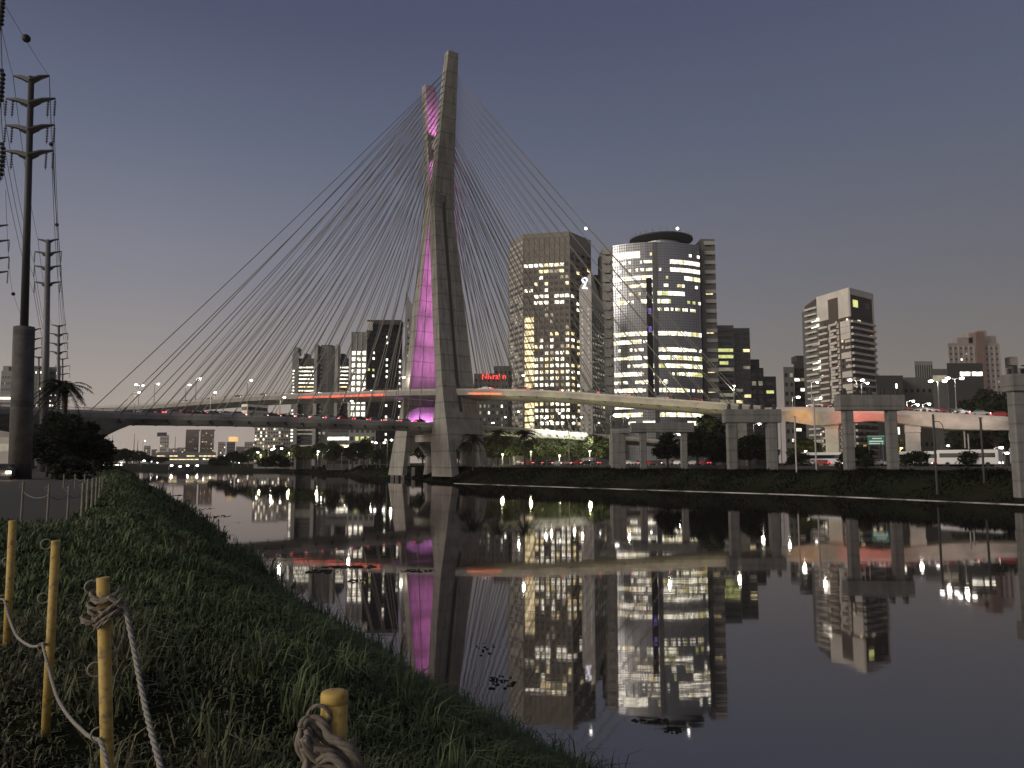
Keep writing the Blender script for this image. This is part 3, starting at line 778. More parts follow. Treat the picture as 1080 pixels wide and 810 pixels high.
b.facade((Bp.x,Bp.y), (Cp.x,Cp.y), rowz, 9, 12, z1-3, lit1, .6, .5, ledge=(.25,.5,brown), slabs=(.3,.6,brown))
b.facade((Cp.x,Cp.y), (Dp.x,Dp.y), rowz, 4, 12, z1-3, lambda r, c: 'x' if r < 2 else ((random.choice('wyy') if random.random() < (.5 if r > 15 else .18) else None)), .5, .45)
b.facade((A.x,A.y), (Bp.x,Bp.y), 36, 3, 12, za-8, lambda r, c: ('d' if random.random() < .25 else None) if r > 6 else 'x', .6, .3, ledge=(.3,1.6,pale))
# bright stair strip
sp0 = P(553.2,390,479); sp1 = P(563.5,390,477.6)
b.facade((sp0.x,sp0.y-.5), (sp1.x,sp1.y-.5), 20, 1, 14, PZ(334,478), lambda r, c: 'y', .95, .68, ledge=(.5,.5,pale))
# slanted pale fin where the facade folds
mb = MB(); q1 = P(543,250,488); q2 = P(553,338,479); 
b.roofbox((PX(585,500,247),505,z1+1.2), (34,16,2.4), 0, brown)
mb.tube([(PX(618,505,247),505,z1),(PX(618,505,247),505,z1+4)], .15, 5)
mb.build('mast', M['steel'], b.t); MB().ball((PX(618,505,247),505,PZ(241,505)), .9).build('beacon', LAMPM, b.t)
b.done()
# B1b: narrow tower with lit emblem
a1 = P(611,330,440); a2 = P(624,330,436); a3 = P(637,330,458)
zt = PZ(300,440)
b = Bldg('slim_tower', 'slim pale concrete tower with white lit emblem near its pointed top', [(a1.x,a1.y),(a2.x,a2.y),(a3.x,a3.y),(a1.x+3,a1.y+26)], zt, pale, zt=[zt-2,zt+7,zt-12,zt-4])
b.facade((a1.x,a1.y), (a2.x,a2.y), 30, 2, 12, zt-14, lambda r, c: 'd' if random.random() < .04 else None, .3, .4)
b.facade((a2.x,a2.y), (a3.x,a3.y), 30, 5, 12, zt-14, rnd(.05,'yd'), .5, .45, ledge=(.2,.5,mid))
mb = MB(); e = P(616.5,300,437.4)
mb.ring((e.x, e.y-.6, e.z+2.4), 1.35, .42, 'y', 18, 6); mb.tube([(e.x+1.0,e.y-.6,e.z+1.2),(e.x,e.y-.6,e.z-.6),(e.x-1.3,e.y-.6,e.z-2.4),(e.x+.4,e.y-.6,e.z-2.0),(e.x+1.6,e.y-.6,e.z-2.7)], .42, 6)
mb.build('lit_emblem', LOGOM, b.t); b.done()
b = Bldg('rear_tower', 'dark grey tower rising behind the slim tower with the emblem', boxfoot(622,639,520,30), PZ(290,520), mid)
b.facade(*boxfoot(622,639,520,30)[:2], 26, 4, 12, PZ(300,520), rnd(.08,'yo'), .6, .5, ledge=(.2,.5,grey)); b.done()

# B2: glass cylinder tower
HW_ = (PX(741,476,340)-PX(647,476,340))/2; Rr = HW_*1.75; Yc = 472+Rr; cxl = P(694,340,472).x+1.5
def arcp(px, rad=None):
    """point on the curved front seen at column px"""
    rr_ = rad or Rr; x = (px-540)/F/.9868
    # intersect ray (x*t, t) with circle centre (cxl,Yc)
    a_ = 1+x*x; b2 = -2*(x*cxl+Yc); c_ = cxl**2+Yc**2-rr_**2
    D = max(0., b2*b2-4*a_*c_); t_ = (-b2-math.sqrt(D))/(2*a_); return (x*t_, t_)
z1 = PZ(258, 478)
edges = [647,654,661.4,669,676.3,682,689,693.8,701,708,715,722.8,731,739.5]
pts = [arcp(e) for e in edges]
foot = pts+[(pts[-1][0]+3,519),(pts[0][0]-1,519)]
gt = mat('curtain wall glass', (.34,.35,.37), .34, metal=.65, spec=.6)
b = Bldg('glass_tower', 'tall curved glass office tower with round rooftop platform and rows of white lit floors', foot, z1, gt)
ROWS = ['##s..s','---.##','---s##','###s.#','--#sss','---##.','#-##.-','...---','......','......','######','##-...','---##-','-#-###','.-####','##-.-#','--#-..','##-##-','......','######','##.###','.-#..#','......']
bays = [(0,2),(2,4),(4,6),(7,9),(9,11),(11,13)]
nr = len(ROWS); ztop = PZ(270,478); chh = (ztop-PZ(414,478))/17.2
mbt = {}
for r in range(nr):
    z = ztop-chh*r
    for bi, (e0, e1) in enumerate(bays):
        ch = ROWS[r][bi]
        if ch == '.': continue
        for half in range(2):
            pA = Vector((*pts[e0+half],0)); pB = Vector((*pts[e0+half+1],0)); dv = pB-pA; L = dv.length; dv.normalize(); nrm = Vector((dv.y,-dv.x,0))
            sub = 3
            for q_ in range(sub):
                if ch == '-' and random.random() < .42: continue
                if ch == 's' and random.random() < .62: continue
                hgt = chh*(.82 if r == 0 and bi < 2 else (.5 if ch == '#' else .34))
                p = pA+dv*(L*(q_+.5)/sub)+nrm*.08; p.z = z-(.25 if r == 0 else 0)
                k = random.choice('wwwwwy') if bi < 3 else random.choice('wwwwwyg')
                if b.n < 100:
                    key = (k, round(hgt,2), round(L,1))
                    if key not in mbt: mbt[key] = MB().box((0,0,0), (L/sub*.93,.2,hgt)).mesh('window', LW[k])
                    o = bpy.data.objects.new('window', mbt[key]); col.objects.link(o); o.parent = b.t; o.location = p-Vector(ORG[b.t.name]); o.rotation_euler = (0,0,math.atan2(dv.y,dv.x)); b.n += 1
                else: b.rest.setdefault(k, MB()).box(p, (L/sub*.93,.2,hgt), math.atan2(dv.y,dv.x))
mb = MB(); 
zz = z1-1
while zz > 10:
    for i in range(len(pts)-1):
        pA = Vector((*pts[i],0)); pB = Vector((*pts[i+1],0)); dv = pB-pA; nrm = Vector((dv.y,-dv.x,0)).normalized(); p = (pA+pB)/2+nrm*.1; p.z = zz
        mb.box(p, (dv.length,.24,.16), math.atan2(dv.y,dv.x))
    zz -= chh/3
for e in np.linspace(647,739.5,38):
    q = arcp(e); mb.box((q[0],q[1]-.12,(z1+8)/2), (.10,.22,z1-8.4))
mb.build('glazing_bars', mat('glazing bar', (.12,.12,.12), .4, metal=.5), b.t)
for e in (691.6,): 
    q = arcp(e); MB().box((q[0],q[1]-.3,(z1+8)/2), (2.6,.9,z1-8)).build('facade_pilaster', M['steel'], b.t)
q = arcp(685.5); MB().box((q[0],q[1]-.1,PZ(362,478)), (3.6,.5,PZ(291,478)-PZ(425,478))).build('dark_slot', M['black'], b.t)
MB().box((q[0],q[1]-.4,PZ(330,478)), (1.8,.2,3.6)).build('violet_light', LW['p'], b.t); MB().box((q[0],q[1]-.4,PZ(349,478)), (1.8,.2,3.8)).build('violet_light', LW['p'], b.t)
# wings with balconies
for (e0,e1,top,lab,nn) in ((636,647,262,'left',22),(740.5,756,252,'right',22)):
    Yw = 486; a_ = P(e0,330,Yw); c_ = P(e1,330,Yw); zt = PZ(top,Yw)
    MB().prism([(a_.x,Yw),(c_.x,Yw),(c_.x,Yw+26),(a_.x,Yw+26)], 2, zt).build('side_wing', pale if lab == 'left' else mid, b.t)
    hh = (zt-10)/nn
    for k in range(nn): 
        MB().box(((a_.x+c_.x)/2+(-1 if lab == 'left' else 1),Yw-.55,zt-3-k*hh), ((c_.x-a_.x)*.74,1.3,hh*.36)).build('balcony', pale, b.t)
    b.facade((a_.x+1,Yw), (c_.x-.5,Yw), nn, 1, 10, zt-1, lambda r, c: (('y' if random.random() < .3 else None) if lab == 'right' else None), .55, .3)
# helipad
hp = P(697,250,492); zc = PZ(257,492)
n = 28; rp = (PX(731,492)-PX(663,492))/2
mb = MB(); ring_ = lambda r, z: [(hp.x+r*math.cos(2*math.pi*k/n), hp.y+r*math.sin(2*math.pi*k/n), z) for k in range(n)]
vs = ring_(rp*.78,zc-.4)+ring_(rp,zc+1.5)+ring_(rp,zc+2.2)+ring_(rp*.9,zc+2.2)
fs = [tuple(range(n))[::-1], tuple(range(3*n,4*n))]+[(j*n+k, j*n+(k+1)%n, (j+1)*n+(k+1)%n, (j+1)*n+k) for j in range(3) for k in range(n)]
hpo = mb.add(vs, fs).build('rooftop_platform', M['dark'], b.t)
MB().prism([(q[0],q[1]) for q in ring_(rp*.62,0)], z1, zc-1.0).build('platform_drum', gt, hpo)
mb = MB()
for k in range(n): q = ring_(rp*.97,0)[k]; mb.box((q[0],q[1],zc+3.5), (.35,.35,1.5))
mb.build('railing', M['steel'], hpo)
MB().box((hp.x+8,hp.y,zc+4.6), (12,8,3.6)).build('lift_room', grey, hpo)
MB().ball((PX(714.5,490,243),490,PZ(241,490)), .9).build('beacon', LAMPM, hpo)
for k in range(3): pt_light((hp.x-8+8*k, hp.y-2, zc+6), 1500, (.95,.97,1), .5, b.t)
b.done()

def simple(name, label, px0, px1, top, Y, wall, rows, cols, litf, depth=25, skew=0., fw=.6, fh=.5, ledge=None, side=None, roof=None, group=None, slabs=None, base=10, topgap=2, only_lit=False):
    ft = boxfoot(px0, px1, Y, depth, skew, (top+440)/2 if top < 440 else 470); zt = PZ(top, Y)
    b = Bldg(name, label, ft, zt, wall, group)
    b.facade(ft[0], ft[1], rows, cols, base, zt-topgap, litf, fw, fh, ledge=ledge, slabs=slabs, only_lit=only_lit)
    if side: b.facade(ft[1] if side[0] == 'r' else ft[3], ft[2] if side[0] == 'r' else ft[0], rows, side[1], base, zt-topgap, side[2], fw, fh, ledge=ledge)
    if roof:
        for (r0, r1, rt) in roof:
            x0, x1 = PX(r0,Y+5,top), PX(r1,Y+5,top); z2 = PZ(rt,Y+5); b.roofbox(((x0+x1)/2,Y+9,(zt+z2)/2), (x1-x0,8,z2-zt), 0, wall)
    b.done(); return b
simple('office_block', 'dark office block with three wide lit floors near its top beside the glass tower', 757,775,343,520,grey,20,1,lambda r,c: {3:'g',4:'g',5:('g',.5,-.12)}.get(r, 'd' if random.random()<.25 else None),fw=.86,fh=.5, topgap=2, ledge=(.2,.4,mid))
simple('office_block', 'dark glazed office block stepped beside the one with three pale lit floors', 775,792,346,530,mid,22,2,rnd(.12,'yd'),fw=.8,fh=.5)
simple('office_block', 'low dark block with framed front below the stepped office block', 792,806,388,560,dk,10,2,rnd(.1,'d'),roof=[(792,801,379)],ledge=(.4,.6,mid))
simple('office_block', 'narrow dark block with one yellow lit window, right of the cable ends', 806,819,397,560,dk,9,1,lambda r,c: 'g' if r == 1 else None,fw=.6,fh=.35)
simple('office_block', 'slim dark building left of the white apartment tower, pair of lit windows', 827,838,387,420,mid,9,2,rnd(.2,'wd'),fw=.5,fh=.4)
simple('office_block', 'dark office building with four lit floors beside the white apartment tower', 838,856,381,430,dk,9,3,lambda r,c: random.choice('wyd') if r in (1,2,4,6) and random.random()<.8 else None,fw=.85,fh=.3,roof=[(840,850,375)])
# B7: white apartment tower
Yk = 372; k = P(897,350,Yk); l = P(863,350,Yk+22); r_ = P(922,350,Yk+14); ll = P(853,350,Yk+30)
zt = PZ(304,Yk)
b = Bldg('apartment_tower', 'pale high-rise apartment tower with stacked balconies and white frame round its top', [(l.x,l.y),(k.x,k.y),(r_.x,r_.y),(r_.x-6,r_.y+28),(l.x+2,l.y+22)], zt, bmat('umber', (.085,.068,.058)))
nfl = 24; chh = (zt-10-8)/nfl
ztf = zt-13
mb = MB()
def wallseg(a, c, u0, u1, z0_, z1_, off=.35, th=.7):
    a = Vector((*a,0)); c = Vector((*c,0)); d = c-a; L = d.length; d.normalize(); nn = Vector((d.y,-d.x,0)); p = a+d*(L*(u0+u1)/2)+nn*(off-th/2+.02); p.z = (z0_+z1_)/2
    mb.box(p, (L*(u1-u0),th,z1_-z0_), math.atan2(d.y,d.x))
lf = ((l.x,l.y),(k.x,k.y)); rf = ((k.x,k.y),(r_.x,r_.y))
# white frame at top
wallseg(*lf, 0, 1, zt-3, zt+.3); wallseg(*lf, 0, .36, zt-13, zt-3.003); wallseg(*lf, .68, 1, zt-14, zt-3.003)
wallseg(*rf, 0, 1, zt-3, zt+.3); wallseg(*rf, 0, .04, zt-14, zt-3.003); wallseg(*rf, .96, 1, 8, zt-3.003)
for f_ in range(22):
    z = ztf-3-f_*3.15
    if z < 8: break
    off = random.choice([.0,.1]); 
    wallseg(*lf, .34+off*.3, .40+off, z-2.6, z) ; wallseg(*lf, .60, .66, z-2.4, z); wallseg(*lf, .02, .30, z-1.0, z); wallseg(*lf, .42, .64, z-1.1, z+.1, off=1.4, th=1.6)
    if random.random() < .6: wallseg(*lf, .72, 1, z-2.7, z+.3)
    else: wallseg(*lf, .84, 1, z-1.2, z)
    wallseg(*rf, .02, 1, z-1.0, z+.1, off=1.2, th=1.4)
mb.build('balconies', white, b.t)
b.facade(*lf, 22, 6, ztf-3-22*3.15, ztf-1, lambda r, c: (random.choice('yd') if random.random() < .07 else None), .28, .45)
b.facade(*rf, 22, 4, ztf-3-22*3.15, ztf-1, lambda r, c: (random.choice('yo') if random.random() < .10 else None), .5, .4)
b.facade(*rf, 1, 2, zt-10, zt-4, lambda r, c: 'g' if c == 0 else None, .4, .6)
# left stepped wing
z3 = PZ(324,Yk+28)
MB().prism([(ll.x,ll.y),(l.x,l.y),(l.x+2,l.y+20),(ll.x+2,ll.y+14)], 2, z3).build('stepped_wing', mid, b.t)
mb = MB()
for f_ in range(24):
    z = z3-1-f_*3.15
    if z < 8: break
    wallseg((ll.x-1,ll.y), (l.x,l.y), 0, 1, z-.9, z, off=1.2, th=1.5)
mb.build('balconies', white, b.t)
b.facade((ll.x,ll.y-2.6), (l.x,l.y-2.6), 24, 1, z3-24*3.15, z3, lambda r, c: ('w' if r in (2,3,9,10,15,19) else ('d' if random.random() < .3 else 'x')), .8, .45)
b.done()
# right cluster
simple('low_office', 'low black office building with a narrow lit glass slot, right of the apartment tower', 925,953,396,330,dk,5,6,lambda r,c: 'w' if c == 4 and r in (0,1,3) else 'x',fw=.4,fh=.5,roof=[(950,952.5,396)])
simple('low_office', 'wide dark grey low building with small windows behind the viaduct lamps', 953,984,398,345,mid,4,5,rnd(.05,'d'),fw=.4,fh=.2)
simple('grey_block', 'distant grey ribbed block above the low buildings', 966,985,381,640,grey,6,8,lambda r,c: None,fw=.4,fh=.8)
simple('dark_hall', 'large dark hall with two long white lit windows under its roof', 1000,1038,383,320,dk,7,3,lambda r,c: ('w',.86,0) if r == 0 and c > 0 else ('d' if random.random()<.12 else 'x'),fw=.85,fh=.34)
simple('dark_hall', 'lower dark hall wing with lit roof edge, left of the two long lit windows', 984,1000,389,330,mid,8,1,lambda r,c: 'd' if r == 0 else 'x',fw=.9,fh=.6)
b = simple('apartment_block', 'pale pinkish residential tower with stepped top and brick centre, far right', 1002,1056,362,620,pink,20,10,rnd(.03,'wd'),fw=.3,fh=.35,roof=[(1010,1026,356),(1022,1034,351),(1031,1041,348.5),(1041,1051,354)],slabs=(.6,.9,pale))
MB().box((PX(1036,618,400),618.4,(PZ(349,618)+10)/2), (PX(1040.5,618)-PX(1031,618),2.0,PZ(351,618)-10)).build('brick_panel', bmat('brick', (.20,.13,.11)), b.t)
simple('apartment_block', 'pale block with lift tower at the right edge behind the nearest portal frame', 1062,1082,388,620,pink,12,4,rnd(.05,'w'),fw=.4,fh=.4,roof=[(1067,1074,376)])

# left cluster
simple('slab_tower', 'pale tower with three columns of evenly lit square windows, left of the pylon', 370,386.5,350,400,grey,20,3,lambda r,c: ('x' if r < 3 else ('w' if random.random()<.93 else None)),fw=.62,fh=.62,depth=20,topgap=0,slabs=(.3,.5,pale))
b = simple('slab_tower', 'black slab tower with notched top and scattered lit windows, just left of the pylon', 386.5,424,340,396,dk,22,8,lambda r,c: ('g' if (r==7 and c<2) else ('w' if (c in (1,) and r in (4,5,8)) or (c==7 and r>3 and random.random()<.7) or (c==4 and random.random()<.5) else None)),fw=.4,fh=.4,depth=24,skew=14)
MB().box((PX(389.5,395,345),395.0,PZ(344,395)), (3.6,1.5,4.5)).build('lit_plant_room', white, b.t)
MB().box((PX(405,400,337),405,PZ(339.5,400)), (18,8,2.5)).build('roof_plant', dk, b.t)
# rounded tower
Yr = 450; cx = P(343,488,Yr+10).x; rr_ = (PX(354,Yr)-PX(332,Yr))/2
ft = [(cx+rr_*math.cos(a)*1.0, Yr+10+rr_*math.sin(a)) for a in [2*math.pi*k/20 for k in range(20)]]
b = Bldg('round_tower', 'grey rounded concrete tower between two office wings with striped lit floors', ft, PZ(364,Yr), grey)
for (q0, q1) in ((330.5,333.5),(352.5,355.5)):
    MB().box((PX((q0+q1)/2,Yr,400),Yr+4,(PZ(363,Yr)+4)/2), (1.9,6,PZ(363,Yr)-4)).build('corner_shaft', pale, b.t)
MB().box((cx,Yr+10,PZ(363,Yr)), (rr_*1.1,rr_,1.2)).build('roof_plant', M['dark'], b.t)
b.facade((cx-2.5,Yr-.4+.0), (cx+2.5,Yr-.4), 22, 2, 14, PZ(372,Yr), lambda r, c: 'd' if r > 16 and random.random()<.3 else None, .5, .5); b.done()
for (q0,q1,tp,lb,bl) in ((314,331.5,378,'office wing with bright striped floors on the left of the round tower',0),(355,367.5,378,'office wing with striped lit floors on the right of the round tower',0)):
    simple('office_wing', lb, q0,q1,tp,460,mid,24,1,lambda r,c: (('w' if random.random()<.75 else 'y') if 1 <= r < 9 else ('d' if random.random()<.25 else None)),fw=.9,fh=.34,roof=[((q0+q1)/2-2,(q0+q1)/2+2,tp-5)],ledge=(.2,.3,grey))
simple('striped_tower', 'slim tower with dotted lit edge windows at the left end of the cluster', 307.5,314.5,372,455,grey,30,2,lambda r,c: ('w' if c == 0 and random.random()<.75 and r > 3 else 'x'),fw=.6,fh=.45,roof=[(310,314,366)])
simple('lit_block', 'white residential block covered in tiny lit windows, seen under the lower deck', 268,296,444,520,pale,12,10,rnd(.55,'wyd'),fw=.5,fh=.5,base=4,depth=20)
simple('lit_block', 'pale block behind the round tower base with warm lit windows', 296,312,446,500,grey,10,6,rnd(.3,'yd'),fw=.5,fh=.45,base=4)
simple('lit_block', 'low office with one long white lit floor under the decks', 345,372,446,400,mid,5,4,lambda r,c: 'w' if r == 1 else ('y' if r == 2 and c > 1 else None),fw=.92,fh=.4,base=4)
simple('lit_block', 'grey block with a row of greenish lit windows under the decks', 368,396,446,392,grey,5,5,lambda r,c: 'g' if r == 1 and 0 < c < 4 else None,fw=.6,fh=.5,base=4)
# building with red sign, right of pylon
b = simple('hotel_block', 'dark hotel block with red lit rooftop sign, right of the pylon', 500,536,394,430,mid,12,8,lambda r,c: 'w' if random.random()<.04 else (('d') if random.random()<.2 and r>2 else None),fw=.4,fh=.45,depth=20)
b2 = simple('dark_block', 'dark block with sloping roof between the hotel and the folded tower', 521,540,386,445,mid,12,4,rnd(.12,'d'),fw=.5,fh=.5)
def text(body, size, loc, rz, m, name, parent, ext=.15, fit=None):
    cu = bpy.data.curves.new(name, 'FONT'); cu.body = body; cu.size = size; cu.extrude = ext; cu.align_x = 'CENTER'; cu.offset = 0
    tmp = bpy.data.objects.new(name, cu); col.objects.link(tmp)
    dg = bpy.context.evaluated_depsgraph_get(); me = bpy.data.meshes.new_from_object(tmp.evaluated_get(dg)); bpy.data.objects.remove(tmp)
    xs_ = [v.co.x for v in me.vertices]; s_ = fit/(max(xs_)-min(xs_)) if fit else 1
    for v in me.vertices: v.co = (v.co.x*s_, v.co.y, v.co.z)
    me.materials.clear(); me.materials.append(m)
    o = bpy.data.objects.new(name, me); col.objects.link(o); o.parent = parent
    g = ORG[parent.name]; o.location = (loc[0]-g[0], loc[1]-g[1], loc[2]-g[2]); o.rotation_euler = (math.pi/2, 0, rz); return o
sp = P(521,399.5,427); wd_ = PX(534,427)-PX(508,427); text('Nivral', 4.6, (sp.x-wd_*.13,428.6,sp.z), 0, SIGNR, 'sign_letters', b.t, .1, wd_*.72); text('n', 4.6, (sp.x+wd_*.42,428.6,sp.z), 0, SIGNR, 'sign_letters', b.t, .1, wd_*.12)
# sliver tower left edge of pylon with slanted top
ft = boxfoot(426.5,433.5,345,16); zz = PZ(312,345)
b = Bldg('sliver_tower', 'thin grey tower with slanted top peeping out left of the magenta pylon leg', ft, zz, grey, zt=[zz+2,zz-4,zz-4,zz+2])
b.facade(ft[0], ft[1], 22, 1, 12, zz-10, lambda r,c: 'd' if random.random()<.3 else None, .3, .4); b.done()
# left edge blocks
simple('housing_block', 'broad grey apartment block at the left edge behind the transmission pole', 0,14,391,420,grey,9,8,rnd(.05,'d'),fw=.35,fh=.4,roof=[(3,9,386)],base=24)
simple('housing_block', 'dark apartment slab with scattered lit windows right of the thick pole', 33,46,386,400,mid,12,5,rnd(.3,'wy'),fw=.4,fh=.4,base=20)
simple('housing_block', 'dark apartment slab with brightly lit lower floors behind the palm', 47,63,387,405,mid,12,6,lambda r,c: ('w' if random.random()<(.7 if r>5 else .12) else None),fw=.5,fh=.4,base=20)
simple('lit_shed', 'low building with long white lit floors at the left edge above the viaduct', -12,14,416,300,pale,3,1,lambda r,c: 'w' if r != 1 else None,fw=.95,fh=.4,base=26,topgap=.5)
# far skyline under the lower deck
SKY = [ # px0,px1,top,Y,wall,litp,label
 (133,140,477,1100,'mid',.2,'tiny low block at the left end of the far skyline'),
 (139.5,148,476.5,1150,'pinkish',.3,'small block with bright lights, second from the left in the far skyline'),
 (152,159,470,1000,'grey',.15,'narrow distant tower left of the white-capped one'),
 (160,166,474,1100,'mid',.2,'dim distant block between the narrow tower and the white-capped tower'),
 (168.5,178,459,900,'pale',.12,'pale distant tower with dark cap under the lower deck'),
 (178,187,473,1000,'pinkish',.25,'distant pinkish block right of the white-capped tower'),
 (187,196,472,1050,'grey',.25,'distant grey block left of the twin towers'),
 (230,238,466,1100,'pinkish',.3,'distant block with lit windows right of the twin towers'),
 (239,248,466,1000,'grey',.25,'distant block crowned by a golden lit penthouse'),
 (249,258,471,1100,'mid',.2,'dim distant block right of the golden crowned one'),
 (258,269,466,950,'pinkish',.25,'distant stepped pinkish block at the right end of the far skyline'),
 (296,300,474,900,'mid',.2,'far slim block glimpsed under the deck by the lit block'),
]
for (q0,q1,tp,Y,wm_,lp,lb) in SKY:
    b = simple('distant_building', lb, q0,q1,tp,Y,BM[wm_],7,4,rnd(lp,'ydw'),fw=.5,fh=.4,base=6,depth=30,group='far skyline buildings')
    if tp == 459: MB().prism(boxfoot(168.2,178.4,Y-.5,30), PZ(459,Y)-.5, PZ(457,Y)+1).build('roof_cap', dk, b.t)
    if 'golden' in lb: MB().box(((PX(239,Y)+PX(248,Y))/2,Y+6,PZ(463,Y)), (9.5,8,6)).build('lit_penthouse', mat('golden lit crown', (.5,.3,.1), .5, emit=(1,.6,.22), estr=.95), b.t)
for (q0,q1,lb) in ((195.5,209.5,'left one of the twin dark slab towers on the far skyline'),(211,225.5,'right one of the twin dark slab towers on the far skyline')):
    simple('twin_tower', lb, q0,q1,454,950,bmat('dusk brown',(.15,.12,.11)),14,8,rnd(.22 if q0 > 200 else .1,'ydo'),fw=.35,fh=.35,base=6,depth=24,group='twin slab towers on the far skyline',roof=[(q0+1,q1-1,453)])
simple('terminal_building', 'long low building with two lit storeys far up the river', 166,228,477,760,mid,3,14,lambda r,c: 'y' if r < 2 and random.random()<.75 else None,fw=.9,fh=.25,base=4,depth=20)
for i, (px, tp, lb) in enumerate([(119,460,'leftmost thin lattice mast on the far skyline'),(142,458,'tallest thin antenna mast on the far skyline'),(145.5,464,'shorter thin antenna mast beside the tallest one'),(185,461,'thin antenna mast left of the twin towers')]):
    q = P(px,tp,1000); t = thing('antenna_mast', lb, 'antenna mast', (q.x,q.y,3.5), 'antenna masts on the far skyline')
    MB().tube([(q.x,q.y,3),(q.x,q.y,q.z)], [.9,.25], 4).build('lattice', M['steel'], t)
    MB().ball((q.x,q.y,q.z), .5).build('top_cap', M['dark'], t)

# ------------------------------------------------------------------ trees
def leafmat(name, rgb):
    return mat(name, rgb, .8, noise=.5, nscale=.9, spec=.1)
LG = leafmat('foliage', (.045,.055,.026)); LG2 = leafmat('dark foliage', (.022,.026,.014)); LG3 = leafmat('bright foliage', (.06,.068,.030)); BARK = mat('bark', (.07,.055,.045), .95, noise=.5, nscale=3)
def tree_proto(name, h, rad, seed, leafm, nleaf=2600, lsz=.42, trunkf=.35, squash=.8):
    rng = random.Random(seed); t = thing(name, 'tree', 'tree')
    mb = MB(); mb.tube([(0,0,-.5),(.1,0,h*trunkf*.6),(.0,.1,h*trunkf+.6)], [.045*h,.034*h,.022*h], 7)
    cl = []
    for k in range(11):
        a = rng.random()*6.28; rr_ = rad*(.25+.6*rng.random()); z = h*trunkf+(h*(1-trunkf))*(.12+.75*rng.random())
        rr_ *= math.sin(min(1,(z/h-trunkf)/(1-trunkf)*.8+.25)*math.pi*.95)**.5
        c = Vector((math.cos(a)*rr_, math.sin(a)*rr_, z)); cl.append((c, rad*(.28+.24*rng.random())))
        mb.tube([(0,0,h*trunkf*.8),(c.x*.5,c.y*.5,(c.z+h*trunkf)/2),tuple(c)], [.018*h,.011*h,.004*h], 5)
    mb.build('trunk', BARK, t)
    n = nleaf; ci = np.random.RandomState(seed); V = np.zeros((n,4,3), np.float32)
    for i in range(n):
        c, r = cl[i % len(cl)]
        v = Vector((ci.randn(), ci.randn(), ci.randn())).normalized()*r*(.45+.65*ci.rand()**.5); v.z *= squash
        p = c+v; a = Vector((ci.randn(), ci.randn(), ci.randn()*.6)).normalized(); b = a.orthogonal().normalized(); s_ = lsz*(.5+.8*ci.rand())
        V[i] = [p-a*s_, p-b*s_*.45, p+a*s_, p+b*s_*.45]
    me = bpy.data.meshes.new('crown'); me.from_pydata(V.reshape(-1,3).tolist(), [], [(4*i,4*i+1,4*i+2,4*i+3) for i in range(n)]); me.materials.append(leafm)
    o = bpy.data.objects.new('crown', me); col.objects.link(o); o.parent = t; return t
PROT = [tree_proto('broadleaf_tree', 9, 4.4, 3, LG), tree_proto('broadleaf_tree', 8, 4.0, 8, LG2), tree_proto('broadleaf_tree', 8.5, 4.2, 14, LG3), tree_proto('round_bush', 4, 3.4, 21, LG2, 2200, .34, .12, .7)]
HT = [9,8,8.5,4]; used_p = [False]*4
def put_tree(kind, px, Y, top_py, label, group=None, wide=1., zb=3.9):
    zt = PZ(top_py, Y); s_ = (zt-zb)/HT[kind]/1.02
    x = PX(px, Y, 480)
    sc3 = (s_*wide, s_*wide, s_)
    if not used_p[kind]:
        t = PROT[kind]; used_p[kind] = True; t.location = (x,Y,zb); t.scale = sc3; t.rotation_euler = (0,0,random.random()*6)
    else: t = copy_tree(PROT[kind], None, (x,Y,zb), random.random()*6.28, sc3)
    t['label'] = label
    if group: t['group'] = group
    return t
def palm(px, Y, top_py, label, zb=3.9, fr=3.2, group=None, trunk_r=.22):
    zt = PZ(top_py, Y)-fr*.35; x = PX(px, Y, top_py); t = thing('palm_tree', label, 'palm tree', (x,Y,zb), group)
    MB().tube([(x,Y,zb-.4),(x+.15,Y,(zb+zt)/2),(x,Y,zt)], [trunk_r*1.2,trunk_r*.85,trunk_r], 8).build('trunk', BARK, t)
    mb = MB(); rng = random.Random(int(px*7))
    for k in range(38):
        a = rng.random()*6.28; el = rng.uniform(-.5,1.3); L = fr*rng.uniform(.8,1.15); pts_ = []
        for j in range(7):
            u = j/6; pts_.append(Vector((x+math.cos(a)*L*u*math.cos(el*(1-u*.5)), Y+math.sin(a)*L*u*math.cos(el*(1-u*.5)), zt+L*(math.sin(el)*u-.75*u*u))))
        mb.tube(pts_, .03, 3)
        for j in range(1,7):
            for m_ in range(3):
                p = pts_[j-1].lerp(pts_[j], (m_+.5)/3); d = (pts_[j]-pts_[j-1]).normalized(); sd = d.cross(Vector((0,0,1))).normalized()
                for s_ in (-1,1):
                    tip = p+sd*s_*fr*.22*(1.15-j/8)+d*fr*.1-Vector((0,0,fr*.09*rng.random()))
                    w_ = d*fr*.03; mb.add([p-w_, p+w_, tip], [(0,1,2)])
    mb.build('crown', LG2, t); return t
palm(70,98,399,'tall dark palm silhouetted behind the thick transmission pole', zb=4.2, fr=3.9, trunk_r=.3)
palm(499,224,457,'leftmost of the three palms beside the pylon foot', group='palms beside the pylon', fr=4.2)
palm(525,232,452,'middle palm of the three beside the pylon foot', group='palms beside the pylon', fr=3.8)
palm(553,228,453,'right palm of the three beside the pylon foot', group='palms beside the pylon', fr=4.4)
put_tree(1, 62, 92, 436, 'dark broad tree under the palm at the left bridge end', wide=.9, zb=4.2)
put_tree(1, 84, 96, 446, 'dark tree right of the palm trunk beneath the bridge girder', wide=1.1, zb=4.2)
put_tree(1, 50, 84, 462, 'low dark tree just right of the thick transmission pole', wide=1.1, zb=4.2)
put_tree(3, 98, 110, 476, 'dark bush at the top of the near bank where the fence ends', wide=1.2, zb=4.2)
